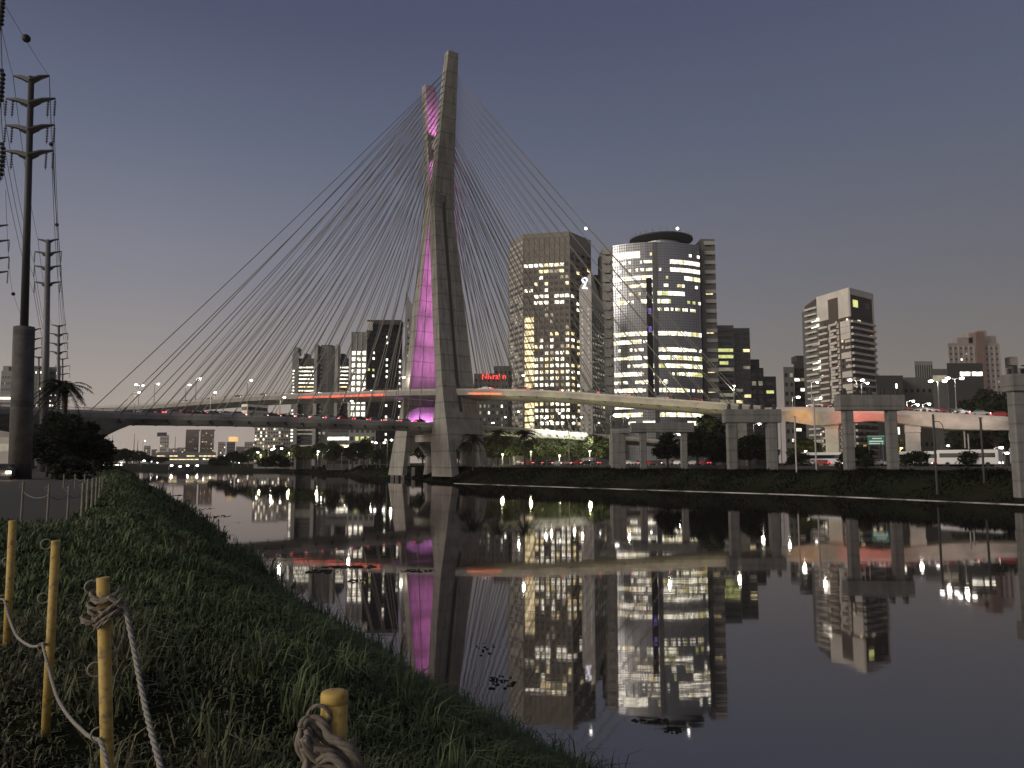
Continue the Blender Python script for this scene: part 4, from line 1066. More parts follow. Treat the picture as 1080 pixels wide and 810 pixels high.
put_tree(3, 75, 70, 484, 'low dark bush behind the far fence posts', wide=1.2, zb=4.2)
for i, (px, Y, tp, wd_) in enumerate([(116,330,478,1.6),(124,420,474,1.9),(134,500,474,1.8),(147,600,477,1.9),(158,640,481,2.1),(171,700,482,2.0)]):
    put_tree(1 if i % 2 else 0, px, Y, tp, '%s dark tree from the left on the distant left bank under the deck' % ORDN[i], 'trees on the distant left bank', wide=wd_)
for i, (px, Y, tp, wd_) in enumerate([(226,440,484,1.5),(235,420,482,1.4),(246,392,476,1.3),(254,380,479,1.2),(281,345,483,1.5),(291,335,481,1.4),(301,335,485,1.6)]):
    put_tree(3 if i not in (2,3) else 1, px, Y, tp, '%s dark bush from the left along the far waterline left of the pylon' % ORDN[i], 'dark bushes on the far bank left of the pylon', wide=wd_*.9)
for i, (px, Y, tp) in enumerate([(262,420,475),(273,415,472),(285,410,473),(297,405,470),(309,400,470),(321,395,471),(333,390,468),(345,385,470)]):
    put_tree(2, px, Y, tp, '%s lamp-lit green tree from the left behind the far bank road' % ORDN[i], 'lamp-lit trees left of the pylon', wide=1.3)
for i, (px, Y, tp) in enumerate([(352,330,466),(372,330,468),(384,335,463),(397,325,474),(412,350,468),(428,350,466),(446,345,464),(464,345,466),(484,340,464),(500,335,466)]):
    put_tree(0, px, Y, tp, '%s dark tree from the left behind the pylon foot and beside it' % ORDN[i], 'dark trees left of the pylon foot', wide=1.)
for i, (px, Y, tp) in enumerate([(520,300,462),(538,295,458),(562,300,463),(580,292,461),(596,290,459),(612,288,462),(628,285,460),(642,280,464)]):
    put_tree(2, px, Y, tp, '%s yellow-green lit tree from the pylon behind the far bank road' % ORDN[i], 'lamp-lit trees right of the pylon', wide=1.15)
for i, (px, Y, tp, wd_) in enumerate([(704,206,457,1.0),(735,214,452,.95),(746,240,440,1.0),(752,222,441,.9),(763,205,470,1.2),(790,196,460,1.25),(800,200,458,1.1)]):
    put_tree(1, px, Y, tp, '%s dark leafy tree from the left between the portal frames' % ORDN[i], 'dark trees between the portal frames', wide=wd_)
for i, (px, Y, tp) in enumerate([(1052,250,412),(1040,262,420),(1062,255,424),(1028,255,432)]):
    put_tree(1, px, Y, tp, '%s tree by height in the dark group behind the viaduct at the right' % ['tallest','second tallest','rightmost','leftmost and lowest'][i], 'dark trees behind the viaduct', wide=.8)
for i, (px, Y, tp) in enumerate([(968,172,478),(907,180,474),(845,196,480),(1020,165,476)]):
    put_tree(3, px, Y, tp, ['round dark bush between the two piers of the viaduct','dark shrub left of the tall portal frame column','dark shrub below the orange lit viaduct haunch','dark shrub in front of the parked bus'][i], 'shrubs on the far bank at the right', wide=1.1)
put_tree(2, 849, 215, 462, 'yellow lit tree beside the first viaduct pier', wide=1.2)
put_tree(2, 950, 225, 460, 'small yellow lit tree right of the tall portal frame column', wide=.7)
for (px, Y, z, pw, c) in [(275,405,9,2500,(.98,1,.6)),(305,393,10,2000,(1,1,.6)),(335,380,9,1200,(1,.95,.6)),(530,286,8,3600,(1,.97,.55)),(560,288,9,2400,(1,.98,.55)),(590,280,7.5,3200,(1,1,.6)),(622,274,9,3600,(1,1,.6)),(849,207,8,1200,(1,.9,.4)),(950,217,9,900,(1,.8,.1))]:
    t = thing('street_lamp', '', 'street lamp', (PX(px,Y),Y,3.8), 'street lamps on the far bank road')
    x = PX(px,Y); MB().tube([(x,Y,3.8),(x,Y,z+1)], [.14,.08], 6).build('pole', M['steel'], t); MB().box((x,Y-.5,z+1.1), (.4,1.2,.2)).build('lamp_housing', M['steel'], t)
    MB().ball((x,Y-.8,z+.9), .35, 8, .6).build('lamp_globe', LAMPW, t); pt_light((x,Y-.9,z+.2), pw, c, .5, t)
    t['label'] = 'road lamp near the %s' % {275:'left end of the row of green trees',305:'middle of the green trees left of the pylon',335:'right end of the green trees left of the pylon',530:'first tree right of the pylon',560:'third tree right of the pylon',590:'fifth tree right of the pylon',622:'seventh tree right of the pylon',849:'first viaduct pier',950:'tall portal frame column'}[px]

# ground-level lamps and glows
for i, (px, py, Y, k) in enumerate([(272,477,370,'single'),(287,474,365,'single'),(293,473,360,'double'),(340,476,350,'double'),(352,475,345,'double'),(365,471,340,'single'),(377,477,335,'single'),(392,466,340,'single'),(401,467,330,'double'),(413,464,330,'single')]):
    lamp(px, py, Y, 3.8, kind=k, power=1600 if i % 2 else 0, label='%s lit lamp from the left on the far bank left of the pylon' % ORDN[i], rr=.62)
for i, (px, py, Y) in enumerate([(547,434,290),(575,441,300),(581,444,300),(605,446,300),(649,438,270),(748,427,240),(801,447,230)]):
    lamp(px, py, Y, 3.8, power=900, label='%s lit lamp from the pylon among the buildings to its right' % ORDN[i], rr=.85 if i in (4,5) else .5)
for i, (px, py, Y) in enumerate([(100,478,300),(108,482,330),(152,486,420),(153,465,700),(181,491,520),(190,492,540),(198,491,545),(208,491,530)]):
    lamp(px, py, Y, 3.0 if i < 4 else .8, power=600 if i > 3 else 0, label='%s bright white lamp from the left low over the far end of the river' % ORDN[i], rr=1.0 if i > 3 else .7, group='white lamps at the far end of the river')
for i, (px, py, Y, rr_) in enumerate([(520,446,330,.5),(533,440,335,.5),(560,447,330,.45),(590,436,320,.55),(613,440,315,.5),(632,446,300,.45),(662,440,300,.5),(685,452,260,.4),(716,458,250,.4),(742,462,250,.4),(828,434,280,.5),(856,441,270,.45),(872,455,230,.35),(1000,470,210,.4),(1056,472,190,.5),(1062,478,190,.5)]):
    lamp(px, py, Y, 3.8, power=1300 if i % 2 == 0 else 0, label='%s small lamp from the left on the streets behind the far bank' % ORDN[i], rr=rr_, group='small street lamps behind the far bank')
for i, (px, py, Y, rr_) in enumerate([(116,485,480,.5),(121,480,560,.5),(128,488,600,.6),(136,484,650,.6),(160,487,640,.6),(166,489,640,.6),(215,484,700,.7),(222,487,650,.6),(244,486,520,.5),(252,488,500,.5)]):
    lamp(px, py, Y, 3.8, label='%s tiny lamp from the left among the far trees under the deck' % ORDN[i], rr=rr_, group='tiny lamps far up the river')
# unseen spots added to brighten the decks and the lower deck's pale fascia
def wash(path, px, lat, dz, tz, pw, c, size=110):
    q, a = path.at(path.d_px(px), lat, dz); q2, _ = path.at(path.d_px(px), 0, tz)
    spot(q, q2, pw, c, size, .7, .25, bridge, 'added_deck_wash')
for px in (562,578,594,612,632): wash(lowL, px, 11.5, -3.2, .4, 5200, (1,1,.9))
for px in (550,590,630,670,710,745): wash(upD, px, 13, -5.5, 0, 1900, (1,.88,.52))
for px, c in ((340,(1,.15,.1)),(370,(1,.1,.07)),(398,(1,.1,.06)),(416,(1,.2,.08)),(516,(1,.2,.08)),(530,(1,.2,.08))): wash(upD, px, 10, -2.6, 0, 260, c, 100)
for px in (190,250,310,370,430): wash(lowL, px, 13, -5, 0, 420, (1,.92,.75), 120)

# ------------------------------------------------------------------ vehicles
CARM = [mat('silver paint', (.35,.35,.36), .3, metal=.5), mat('black paint', (.02,.02,.022), .25), mat('white paint', (.65,.65,.63), .3), mat('red paint', (.25,.02,.02), .3), mat('grey paint', (.12,.12,.13), .3, metal=.4)]
CN = ['silver','black','white','dark red','grey']
def car_proto(ci):
    t = thing('car', 'car', 'car')
    prof = [(-2.1,.35),(-2.15,.85),(-1.9,1.0),(-1.45,1.02),(-1.0,1.45),(.35,1.47),(1.05,1.0),(1.9,.88),(2.12,.65),(2.1,.35)]
    mb = MB(); n = len(prof); vs = [(x,-.85 if z < 1.2 else -.68,z) for x, z in prof]+[(x,.85 if z < 1.2 else .68,z) for x, z in prof]
    mb.add(vs, [tuple(range(n)), tuple(range(n,2*n))[::-1]]+[(i,i+n,(i+1)%n+n,(i+1)%n) for i in range(n)])
    bd = mb.build('body', CARM[ci], t); fixn(bd)
    mb = MB(); mb.box((-1.23,0,1.24), (.5,1.3,.28)); mb.box((.72,0,1.24), (.55,1.3,.3))
    for s_ in (-1,1): mb.box((-.3,s_*.76,1.22), (1.5,.08,.3))
    mb.build('window', M['carglass'], t)
    for x in (-1.3,1.35):
        for s_ in (-1,1):
            mb = MB(); mb.tube([(x,s_*.68,.33),(x,s_*.9,.33)], .33, 12); mb.build('wheel', M['tyre'], t)
    for s_ in (-1,1):
        MB().box((-2.14,s_*.6,.78), (.12,.42,.24)).build('tail_light', TAILM, t); MB().box((2.1,s_*.6,.68), (.14,.4,.22)).build('headlight', HEADM, t)
    return t
CARS = [car_proto(i) for i in range(5)]; cu = [False]*5
def put_car(loc, rz, label, group, ci=None):
    ci = random.randrange(5) if ci is None else ci
    if not cu[ci]: t = CARS[ci]; cu[ci] = True; t.location = loc; t.rotation_euler = (0,0,rz)
    else: t = copy_tree(CARS[ci], None, loc, rz)
    t['label'] = label.replace('COL', CN[ci]); t['group'] = group; return t
path_off = 0.
def queue(path, px_list, lat, flip, what, group, dz=.03, seq=None):
    for i, px in enumerate(px_list):
        q, a = path.at(path.d_px(px)+path_off, lat, dz); put_car(q, a+(math.pi if flip else 0), 'COL car, %s %s' % (ORDN[i], what), group, seq[i] if seq else i*3 % 5)
queue(lowL, [170,184,197,212,225,238,276,290,305,321,337,352,368,384,400,417,432], 4.6, False, 'from the left in the near lane of the lower deck', 'cars queueing on the lower deck')
queue(lowL, [160,178,195,214,233,252,274,296,318,341,364,388,412], -3.6, True, 'from the left in the far lane of the lower deck', 'cars queueing on the lower deck')
queue(upD, [205,232,262,288,315,343,372,398], 4.6, False, 'from the left on the upper deck left of the pylon', 'cars on the upper deck')
queue(upD, [520,556,590,627,660,698,733], 4.6, True, 'from the pylon on the upper deck right of it', 'cars on the upper deck')
queue(vp, [863,868,873,878,884,889,901,906,911,917,922,928,933], 4.3, True, 'from the left among the red tail lights on the viaduct', 'cars on the right viaduct')
queue(vp, [947,953,959,965,972,979,986,993,1001,1009,1030,1052], 4.3, False, 'from the left in the viaduct queue with white headlights', 'cars on the right viaduct')
road = Path([(190,60,5.0),(136,125,5.0),(104,165,5.0),(62,214,5.0),(20,262,5.0),(-22,325,5.0),(-60,392,5.0),(-120,500,5.0)])
mb = MB(); sweep(mb, road, [(-9,-.02),(9,-.02),(11,-1.6),(-11,-1.6)], step=5); o = mb.build('riverside_road', M['asphalt']); fixn(o); tag(o, kind='structure')
PXQ = [318,330,342,356,370,385,400,556,566,576,586,596,606,616,626,634,668,676,690,699,712,722,738,748,752,760,852,862,900,920,930,944,952,976]
queue(road, PXQ[:7], -3, False, 'from the left on the riverside road left of the pylon', 'cars on the riverside road')
queue(road, PXQ[7:24], -3, False, 'from the pylon on the riverside road, tail lights on', 'cars on the riverside road')
queue(road, [858,872,905,918,932,950,1002,1012,1022,1035], -3, False, 'from the left on the riverside road under the viaduct', 'cars on the riverside road')
queue(road, [345,363,392,648], 4, False, 'from the left in the oncoming lane of the riverside road', 'cars on the riverside road')
# buses / truck
def bus(loc, rz, label, L=11, H=3.0, m=None, lit=True):
    t = thing('bus', label, 'bus', loc, None, rz); ORG[t.name] = (0,0,0)
    MB().box((0,0,.45+H/2), (L,2.5,H)).build('body', m or CARM[2], t, bev=.15)
    mb = MB()
    for s_ in (-1,1): mb.box((0,s_*1.26,.45+H*.62), (L*.9,.04,H*.3))
    mb.build('window', M['carglass'], t)
    MB().box((-L/2-.01,0,.45+H*.62), (.06,2.1,H*.32)).build('rear_window', M['carglass'], t)
    for x in (-L*.32,L*.33):
        for s_ in (-1,1): MB().tube([(x,s_*1.0,.48),(x,s_*1.28,.48)], .48, 14).build('wheel', M['tyre'], t)
    for s_ in (-1,1): MB().box((-L/2-.04,s_*.95,.9), (.1,.3,.35)).build('tail_light', TAILM, t); MB().box((L/2+.04,s_*.95,.8), (.1,.35,.25)).build('headlight', HEADM, t)
    return t
q, a = road.at(road.d_px(1034), -5.5, 0); q2, _ = road.at(road.d_px(1052), -5.5)
bus(tuple(q), a+math.pi, 'long pale bus on the riverside road under the right viaduct', 12, 3.1)
q, a = road.at(road.d_px(862), 4, 0); bus(tuple(q), a, 'white bus on the riverside road left of the first viaduct pier', 12)
q, a = road.at(road.d_px(968), 4, 0); bus(tuple(q), a, 'white bus between the second viaduct pier and the tall portal frame', 11)
q, a = lowL.at(lowL.d_px(257), 4.4, .03); t = bus(tuple(q), a, 'white box truck standing above the cars on the lower deck', 6.5, 2.9, mat('pale truck panel', (.7,.68,.55), .5)); t.name = 'box_truck'; t['category'] = 'truck'
q, a = lowL.at(lowL.d_px(172), 4.4, .03)
# car with headlights on the left bank
put_car((PX(4,72),72,4.24), R(-62), 'COL car with glaring headlights at the left edge beside the thick pole', 'cars on the left bank', 4)
pt_light((PX(5,69.5),69.5,5.0), 60, (1,.75,.5), .3)
for i, (px, Y) in enumerate([(118,300),(122,305),(127,300),(112,290)]):
    put_car((PX(px,Y),Y,4.24), R(-70), 'COL car, %s of four facing the river on the distant left bank road' % ORDN[i], 'cars on the left bank', (i*2+1) % 5)
    pt_light((PX(px,Y),Y-4,5.5), 260, (1,.95,.85), .5)

# road sign
q = P(924,464.5,178); t = thing('road_sign', 'green overhead road sign with white lettering under the viaduct', 'road sign', (q.x,178,4))
MB().box((q.x,178,q.z), (3.9,.12,2.1)).build('sign_panel', mat('sign green', (.03,.16,.09), .4, emit=(.02,.12,.07), estr=.5), t)
sw = mat('sign white', (.7,.7,.68), .4, emit=(.6,.62,.6), estr=.5)
mb = MB(); mb.box((q.x,177.92,q.z-.2), (3.3,.03,.28)); mb.box((q.x-.3,177.92,q.z-.72), (2.3,.03,.2)); mb.box((q.x+.2,177.92,q.z+.45), (2.2,.03,.24))
for s_ in (-1.5,1.4): mb.add([(q.x+s_-.22,177.9,q.z-.55),(q.x+s_+.22,177.9,q.z-.55),(q.x+s_,177.9,q.z-.95)], [(0,1,2)])
mb.build('sign_marks', sw, t)
for s_ in (-1.6,1.6): MB().tube([(q.x+s_,178.2,4),(q.x+s_,178.2,q.z)], .08, 6).build('post', M['steel'], t)
MB().box((q.x,177.93,q.z+1.0), (3.9,.04,.07)).build('sign_border', sw, t)
# dark steel poles on the far bank at right
for i, (px, tp) in enumerate([(984,437),(1034,441)]):
    Y = 118; q = P(px,tp,Y); t = thing('steel_pole', ['slim dark pole with a bracket on the far bank, left one of two','slim dark pole on the far bank, right one nearest the portal frame'][i], 'pole', (q.x,Y,2), 'dark poles on the far bank')
    MB().tube([(q.x,Y,1.0),(q.x,Y,q.z)], .17, 8).build('shaft', M['dark'], t)
    if i == 0: MB().tube([(q.x,Y,q.z-1.1),(q.x+.9,Y,q.z-1.1),(q.x+1.3,Y,q.z-1.6),(q.x+1.5,Y,q.z-2.4)], .06, 5).build('bracket', M['dark'], t)
    else: MB().box((q.x,Y,q.z+.05), (.5,.5,.1)).build('cap', M['dark'], t)
# thin light poles under viaduct
for i, px in enumerate([1017,1021,858,600,643,838]):
    Y = [170,172,160,262,255,150][i]; tp = [455,458,418,455,458,440][i]; q = P(px,tp,Y); t = thing('slim_post', ['left of two pale slim posts under the viaduct','right of two pale slim posts under the viaduct','tall pale post left of the first viaduct pier','pale post rising to the lower deck among green trees','grey post just left of the square abutment','pale post between portal frames right of the dark trees'][i], 'post', (q.x,Y,3), 'pale slim posts')
    MB().tube([(q.x,Y,2.5),(q.x,Y,q.z)], .16, 6).build('shaft', M['paleconc'], t); MB().box((q.x,Y,q.z+.06), (.45,.45,.12)).build('cap', M['steel'], t)
# railings on the far bank
rl = offset_line([tuple(p) for p in RS[4:10]], 11.5)
rp_ = Path([(p[0],p[1],4.3) for p in rl])
t = thing('bank_railing', 'low rail fence on the far bank in front of the pylon', 'fence', (rp_.p[0].x,rp_.p[0].y,4))
mb = MB(); d0_, d1_ = sorted((rp_.d_px(527), rp_.d_px(453))); n = int((d1_-d0_)/2.2)
for k in range(n):
    q, a = rp_.at(d0_+k*2.2); mb.box((q.x,q.y,q.z+.2), (.14,.14,1.3), a)
mb.build('post', M['conc2'], t)

for h_ in (.8,.35): MB().tube([rp_.at(d0_+k*2.2, 0, h_)[0] for k in range(n)], .05, 4).build('rail', M['conc2'], t)
# outfall posts by the pylon foot
for i, (px, h_) in enumerate([(414,3.2),(425,3.4),(419,1.2),(436,1.6)]):
    Y = 296; x = PX(px,Y); mb = MB(); mb.box((x,Y,1.2+h_/2), (1.3,1.1,h_+2.4)); tag(mb.build('concrete_stump', M['conc2'], bev=.1), ['left tall concrete stump at the waterline before the pylon','right tall concrete stump at the waterline before the pylon','short stump between the two tall ones at the waterline','short stump right of the tall ones at the waterline'][i], 'concrete block', 'concrete stumps at the pylon foot')
# barge
bx = PX(194,430); t = thing('work_barge', 'small dark work barge with cabin moored far up the river', 'barge', (bx,430,0))
MB().prism([(bx-5.5,428),(bx+5,428),(bx+6.5,430),(bx+5,432.5),(bx-5.5,432.5)], -.3, 1.1).build('hull', M['black'], t)
MB().box((bx-1,430,2.0), (4.5,2.8,1.8)).build('cabin', M['dark'], t); MB().box((bx-1,430,3.0), (5.2,3.4,.2)).build('roof', M['dark'], t)
for s_ in (-4.6,4): MB().tube([(bx+s_,430,1),(bx+s_,430,3.6)], .15, 6).build('mooring_post', M['dark'], t)
# floating weed mats
def mat_weed(px, py, w_, h_, label, n=None):
    Yg = 5.8/math.tan(max(.002, math.atan((py-405)/F)-TH)); x = PX(px, Yg, py); ww = w_/F*Yg; rng = random.Random(int(px+py)); mb = MB()
    hh_ = max(.3, h_*Yg*Yg/F/5.8)
    for k in range(n or 26):
        a = rng.random()*6.28; r_ = rng.random()**.5; cx = x+math.cos(a)*r_*ww/2; cy = Yg+math.sin(a)*r_*hh_/2; s_ = min(ww*rng.uniform(.02,.06), .09+Yg*.012)
        m_ = rng.randint(6,9); pl_ = [(cx+math.cos(6.28*j/m_)*s_*rng.uniform(.5,1.7), cy+math.sin(6.28*j/m_)*s_*rng.uniform(.3,1.0)) for j in range(m_)]
        mb.prism(pl_, -.02, .008+rng.random()*.015*(1+Yg/40))
        if rng.random() < .15: mb.tube([(cx,cy,0),(cx+rng.uniform(-.8,.8)*s_,cy,.03+rng.random()*.03*(1+Yg/60))], .012*(1+Yg/50), 3)
    tag(mb.build('floating_weeds', mat('wet weeds', (.018,.018,.012), .9)), label, 'floating weeds', 'patches of floating weeds and rubbish')
mat_weed(710,770,22,6,'dark clump of floating weeds at the lower middle of the water', 44)
mat_weed(688,760,40,4,'thin trail of scum beside the dark clump in the lower water', 20)
mat_weed(340,603,34,5,'dark weed patch by the near bank below the deck reflection', 40)
mat_weed(376,613,26,4,'weed patch at the end of the near shore weeds', 30)
mat_weed(372,598,60,3,'long thin string of floating weeds across the red reflection', 44)
mat_weed(437,602,40,3,'thin floating weed string left of the magenta reflection', 30)
mat_weed(180,523,22,2,'farthest thin weed raft along the left shore', 22)
mat_weed(186,529,22,3,'dark weed raft poking out from the left shore', 30)
mat_weed(216,537,14,2,'small weed raft under the twin tower reflection', 20)
mat_weed(230,545,22,3,'long dark weed raft near the left shore bulge', 34)
mat_weed(252,551,4,1.5,'tiny lone weed speck right of the long raft', 6)
mat_weed(512,683,26,16,'scattered weed specks near the bank at the pylon reflection', 14)
mat_weed(530,720,34,16,'weed specks beside the tall grass at the lower shore', 26)

# ------------------------------------------------------------------ transmission poles
def tpole(px, Y, top, arms, label, base_r, base_top=None, zb=4.2, px_top=None, aw=5.0, simple_=False):
    x0 = PX(px, Y, 490); zt = PZ(top, Y); x1 = PX(px_top if px_top else px, Y, top) ; t = thing('transmission_pole', label, 'power pole', (x0,Y,zb), 'tubular transmission poles')
    lx = lambda z: x0+(x1-x0)*(z-zb)/(zt-zb)
    if base_top:
        z2 = PZ(base_top, Y); MB().tube([(x0,Y,zb-.5),(lx(z2),Y,z2)], [base_r*1.08,base_r], 20).build('concrete_base', mat('stained pole concrete', (.13,.12,.11), .9, noise=.6, nscale=.9, ncol=(.05,.048,.045), lines=7.), t, True)
        MB().tube([(lx(z2-.05),Y,z2-.05),(lx(zt),Y,zt)], [base_r*.40,base_r*.30], 14).build('shaft', M['dark'], t, True)
    else: MB().tube([(x0,Y,zb-.5),(x1,Y,zt)], [base_r,base_r*.5], 12).build('shaft', M['steel'], t, True)
    tips = []
    for i, (py, hw) in enumerate(arms):
        z = PZ(py, Y); xx = lx(z); a = MB()
        for s_ in (-1,1):
            a.tube([(xx,Y,z-.45),(xx+s_*hw*.5,Y,z-.05),(xx+s_*hw,Y,z+.12)], [.38,.26,.10] if Y < 100 else [.3,.2,.12], 5)
        if not simple_ and i > 0: a.tube([(xx,Y,z-.9),(xx+hw*.4,Y,z-.4)], .12, 4); a.tube([(xx,Y,z-.9),(xx-hw*.4,Y,z-.4)], .12, 4)
        ao = a.build('crossarm', M['dark'], t)
        for s_ in (-1,1):
            if i > 0:
                for off in ((0,-.7) if Y < 100 else (0,)):
                    im = MB(); x_ = xx+s_*(hw+off); 
                    for k in range(6): im.ball((x_,Y,z-.25-k*.27), .15, 6, .6)
                    im.tube([(x_,Y,z+.05),(x_,Y,z-1.9)], .04, 4); im.build('insulator', M['dark'], ao)
            tips.append(Vector((xx+s_*hw,Y,z-(1.9 if i > 0 else 0))))
    return tips
A_ = tpole(22,75,81,[(81,1.85),(105,2.5),(133,2.5),(160,2.45)],'nearest transmission pole with thick concrete base and four crossarms', .93, 345, px_top=33)
B_ = tpole(46,130,253,[(253,1.8),(266,2.3),(281,2.3),(298,2.2)],'second transmission pole, grey shaft with crossarms right of the thick one', .75, px_top=51)
C_ = tpole(61,211,343,[(343,2.0),(352,2.6),(362,2.6),(371,2.5)],'third transmission pole seen above the palm', .6, px_top=62)
D_ = tpole(66,290,378,[(378,2.4),(386,2.8),(394,2.8)],'farthest transmission pole just above the palm', .5, simple_=True)
E_ = tpole(41,225,376,[(376,2.2),(387,2.4)],'small distant pole between the thick pole and the grey one', .4, simple_=True)
E2 = tpole(35,190,347,[(347,2.0),(357,2.2),(367,2.2)],'distant pole half hidden by the thick pole', .4, simple_=True)
G_ = tpole(-9,118,232,[(238,2.6),(254,2.8),(272,2.8),(287,2.6)],'transmission pole at the left edge showing only its crossarm ends', .6, simple_=True)
# near distribution pole, just outside the frame
t = thing('distribution_pole', 'near pole at the left edge showing only insulator strings', 'power pole', (-27,33,4.2))
MB().tube([(-27,33,3.8),(-27,33,28)], [.35,.22], 12).build('shaft', M['conc2'], t, True)
nt_ = []
for py in (12,92,170):
    z = P(2,py,33).z; xe = P(2,py,33).x
    ao = MB().tube([(-27-4,33,z+.9),(-27,33,z+.7),(xe,33,z+.8)], [.08,.15,.08], 5).build('crossarm', M['dark'], t)
    im = MB()
    for k in range(7): im.ball((xe,33,z+.6-k*.2), .13, 8, .7)
    im.build('insulator', M['dark'], ao); im = MB(); im.tube([(xe,33,z+.8),(xe,33,z-.7),(xe-.15,33,z-1.6)], .03, 4); im.build('jumper', M['black'], ao)
    nt_.append(Vector((xe,33,z-.7)))
def wire(p, q, sag, label, r=.03, n=20):
    pts_ = []
    for k in range(n+1):
        t_ = k/n; v = p.lerp(q, t_); v.z -= sag*4*t_*(1-t_); pts_.append(v)
    o = MB().tube(pts_, r, 4).build('power_line', M['black']); tag(o, label, 'power line', 'overhead power lines'); return pts_
lv = ['topmost','second','third','lowest']; sd = ['left','right']
for i in range(4):
    for s_ in range(2):
        a_, b__, c__ = A_[i*2+s_], B_[i*2+s_], C_[i*2+s_]
        wire(a_, b__, 1.2, 'thin cable from the %s crossarm, %s end, of the nearest pole to the second pole' % (lv[i], sd[s_]), .028)
        wire(b__, c__, 1.4, 'thin cable from the %s crossarm, %s end, of the second pole to the third' % (lv[i], sd[s_]), .035)
        if s_ == 1 and i > 0: pass
for i, g_ in enumerate([(1,92),(2,12),(0,170)]):
    wire(A_[2+i*2], nt_[[1,2,0][i]] if False else nt_[i], .5, 'cable rising from the %s crossarm of the nearest pole to the left frame edge' % lv[i+1], .022)
# spans running back toward the camera side
for i, (px, py, k) in enumerate([(5,0,1),(3,30,0)]):
    a_ = A_[k]; p = P(px,py,45); e = a_+(p-a_)*1.7; w_ = wire(a_, e, .3, ['guard wire with a marker ball above the nearest pole','thin wire left of the marker ball above the nearest pole'][i], .02)
    if i == 0:
        bl = P(25.5,48,56); v = min((a_+(e-a_)*(k_/200) for k_ in range(200)), key=lambda v_: abs(v_.y-56))
        tag(MB().ball((v.x,v.y,v.z-.1), .31, 14).build('marker_ball', M['black'], None, True), 'large dark marker ball on the guard wire at the upper left', 'marker ball', 'marker balls on the wires')
for i, (px, py, Y) in enumerate([(54,152,98),(60,237,120),(14,310,120)]):
    q = P(px,py,Y); tag(MB().ball(tuple(q), .3, 10).build('marker_ball', M['black'], None, True), ['marker ball beside the lowest crossarms of the nearest pole','small marker ball left above the second pole','tiny marker ball right of the left edge pole'][i], 'marker ball', 'marker balls on the wires')
wire(P(52,84,75), P(54,152,98), .0, 'guard wire dropping to the marker ball beside the crossarms', .02); wire(P(54,152,98), P(60,237,120), 0, 'guard wire between the two small marker balls', .025); wire(P(60,237,120), P(64,378,290), 1, 'guard wire running on from the small marker ball to the far poles', .03)
wire(P(6,200,80), P(14,310,120), 2, 'wire crossing to the tiny marker ball at the left edge', .02); wire(P(14,310,120), P(35,347,190), 1.5, 'wire from the tiny marker ball to the half hidden pole', .025)

# ------------------------------------------------------------------ bollards, ropes
def gz_(x, y): return float(height(np.array([x]), np.array([y]))[0])
def strand_rope(path_pts, r, m, name, label=None, parent=None, group=None, twist=26., n=140, cat='rope'):
    pth = catmull(path_pts, 10); cum = [0]
    for i in range(len(pth)-1): cum.append(cum[-1]+(pth[i+1]-pth[i]).length)
    L = cum[-1]; N = max(12, min(420, int(L/(r*.55)))); mb = MB()
    res = []; j = 0
    for k in range(N+1):
        d = L*k/N
        while j < len(cum)-2 and cum[j+1] < d: j += 1
        res.append(pth[j].lerp(pth[j+1], (d-cum[j])/(cum[j+1]-cum[j]+1e-9)))
    for s_ in range(3):
        pts_ = []; up = Vector((0.3,0.2,1))
        for k, p in enumerate(res):
            t_ = (res[min(k+1,N)]-res[max(k-1,0)]).normalized(); a_ = t_.cross(up)
            if a_.length < 1e-3: a_ = t_.cross(Vector((1,0,0)))
            a_.normalize(); b__ = a_.cross(t_).normalized(); up = b__
            an = 2*math.pi*(s_/3+ (L*k/N)/(r*13)); jit = 1+.10*math.sin(k*.37+s_*2)+.06*math.sin(k*1.3+s_); pts_.append(p+(a_*math.cos(an)+b__*math.sin(an))*r*.42*jit)
        mb.tube(pts_, r*.6, 7)
    o = mb.build(name, m, parent, True)
    if label: tag(o, label, cat, group)
    return o
def post(px, Y, top, w_px, label, rings, mats=M['yellow'], px_b=None, cap=False, zb=None):
    p = P(px, top, Y); r = w_px/F*Y/2; z0 = gz_(p.x, Y)-.1; t = thing('yellow_post', label, 'post', (p.x,Y,z0+.1), 'yellow fence posts')
    bx_ = p.x if px_b is None else px_b
    mb = MB(); 
    if cap:
        mb.tube([(p.x,Y,z0),(p.x,Y,p.z-.027)], r, 28); mb.build('pipe', mats, t, True).data.polygons[-1].use_smooth = False
        mb = MB(); mb.tube([(p.x,Y,p.z-.0262),(p.x,Y,p.z-.0255),(p.x,Y,p.z-.010),(p.x,Y,p.z-.005),(p.x,Y,p.z-.002),(p.x,Y,p.z)], [r*1.0,r*1.035,r*1.035,r*.99,r*.86,r*.6], 36); mb.build('cap', mats, t, True)
    else:
        mb.tube([(bx_,Y,z0),(p.x,Y,p.z)], r, 20); o = mb.build('pipe', mats, t)
        for f in o.data.polygons: f.use_smooth = len(f.vertices) == 4
    for (rx, ry, rr_) in rings:
        q = P(rx, ry, Y); MB().ring((q.x,Y-.0,q.z), rr_/F*Y, .0032*(1+Y/8), 'y', 20, 5, tilt=.01).build('wire_ring', M['wire'], t, True)
    return t, p, r
p1, q1, r1 = post(13.5,7.0,549,7.4,'farthest of the yellow posts in front, at the left edge', [(7.5,592,4),(3,632,4)], px_b=P(7,688,7).x)
p2, q2, r2 = post(59,5.17,570,8.5,'yellow post second from the left with wire rings on its side', [(49,574,5),(46,631,5),(45,682,4)], px_b=P(49.5,750,5.17).x)
p3, q3, r3 = post(108.5,3.5,609,12.5,'tall yellow post wrapped with a bundle of rope near its top', [(97.5,619,6.5),(101,706,7),(105,775,7.5)], px_b=P(121,880,3.5).x)
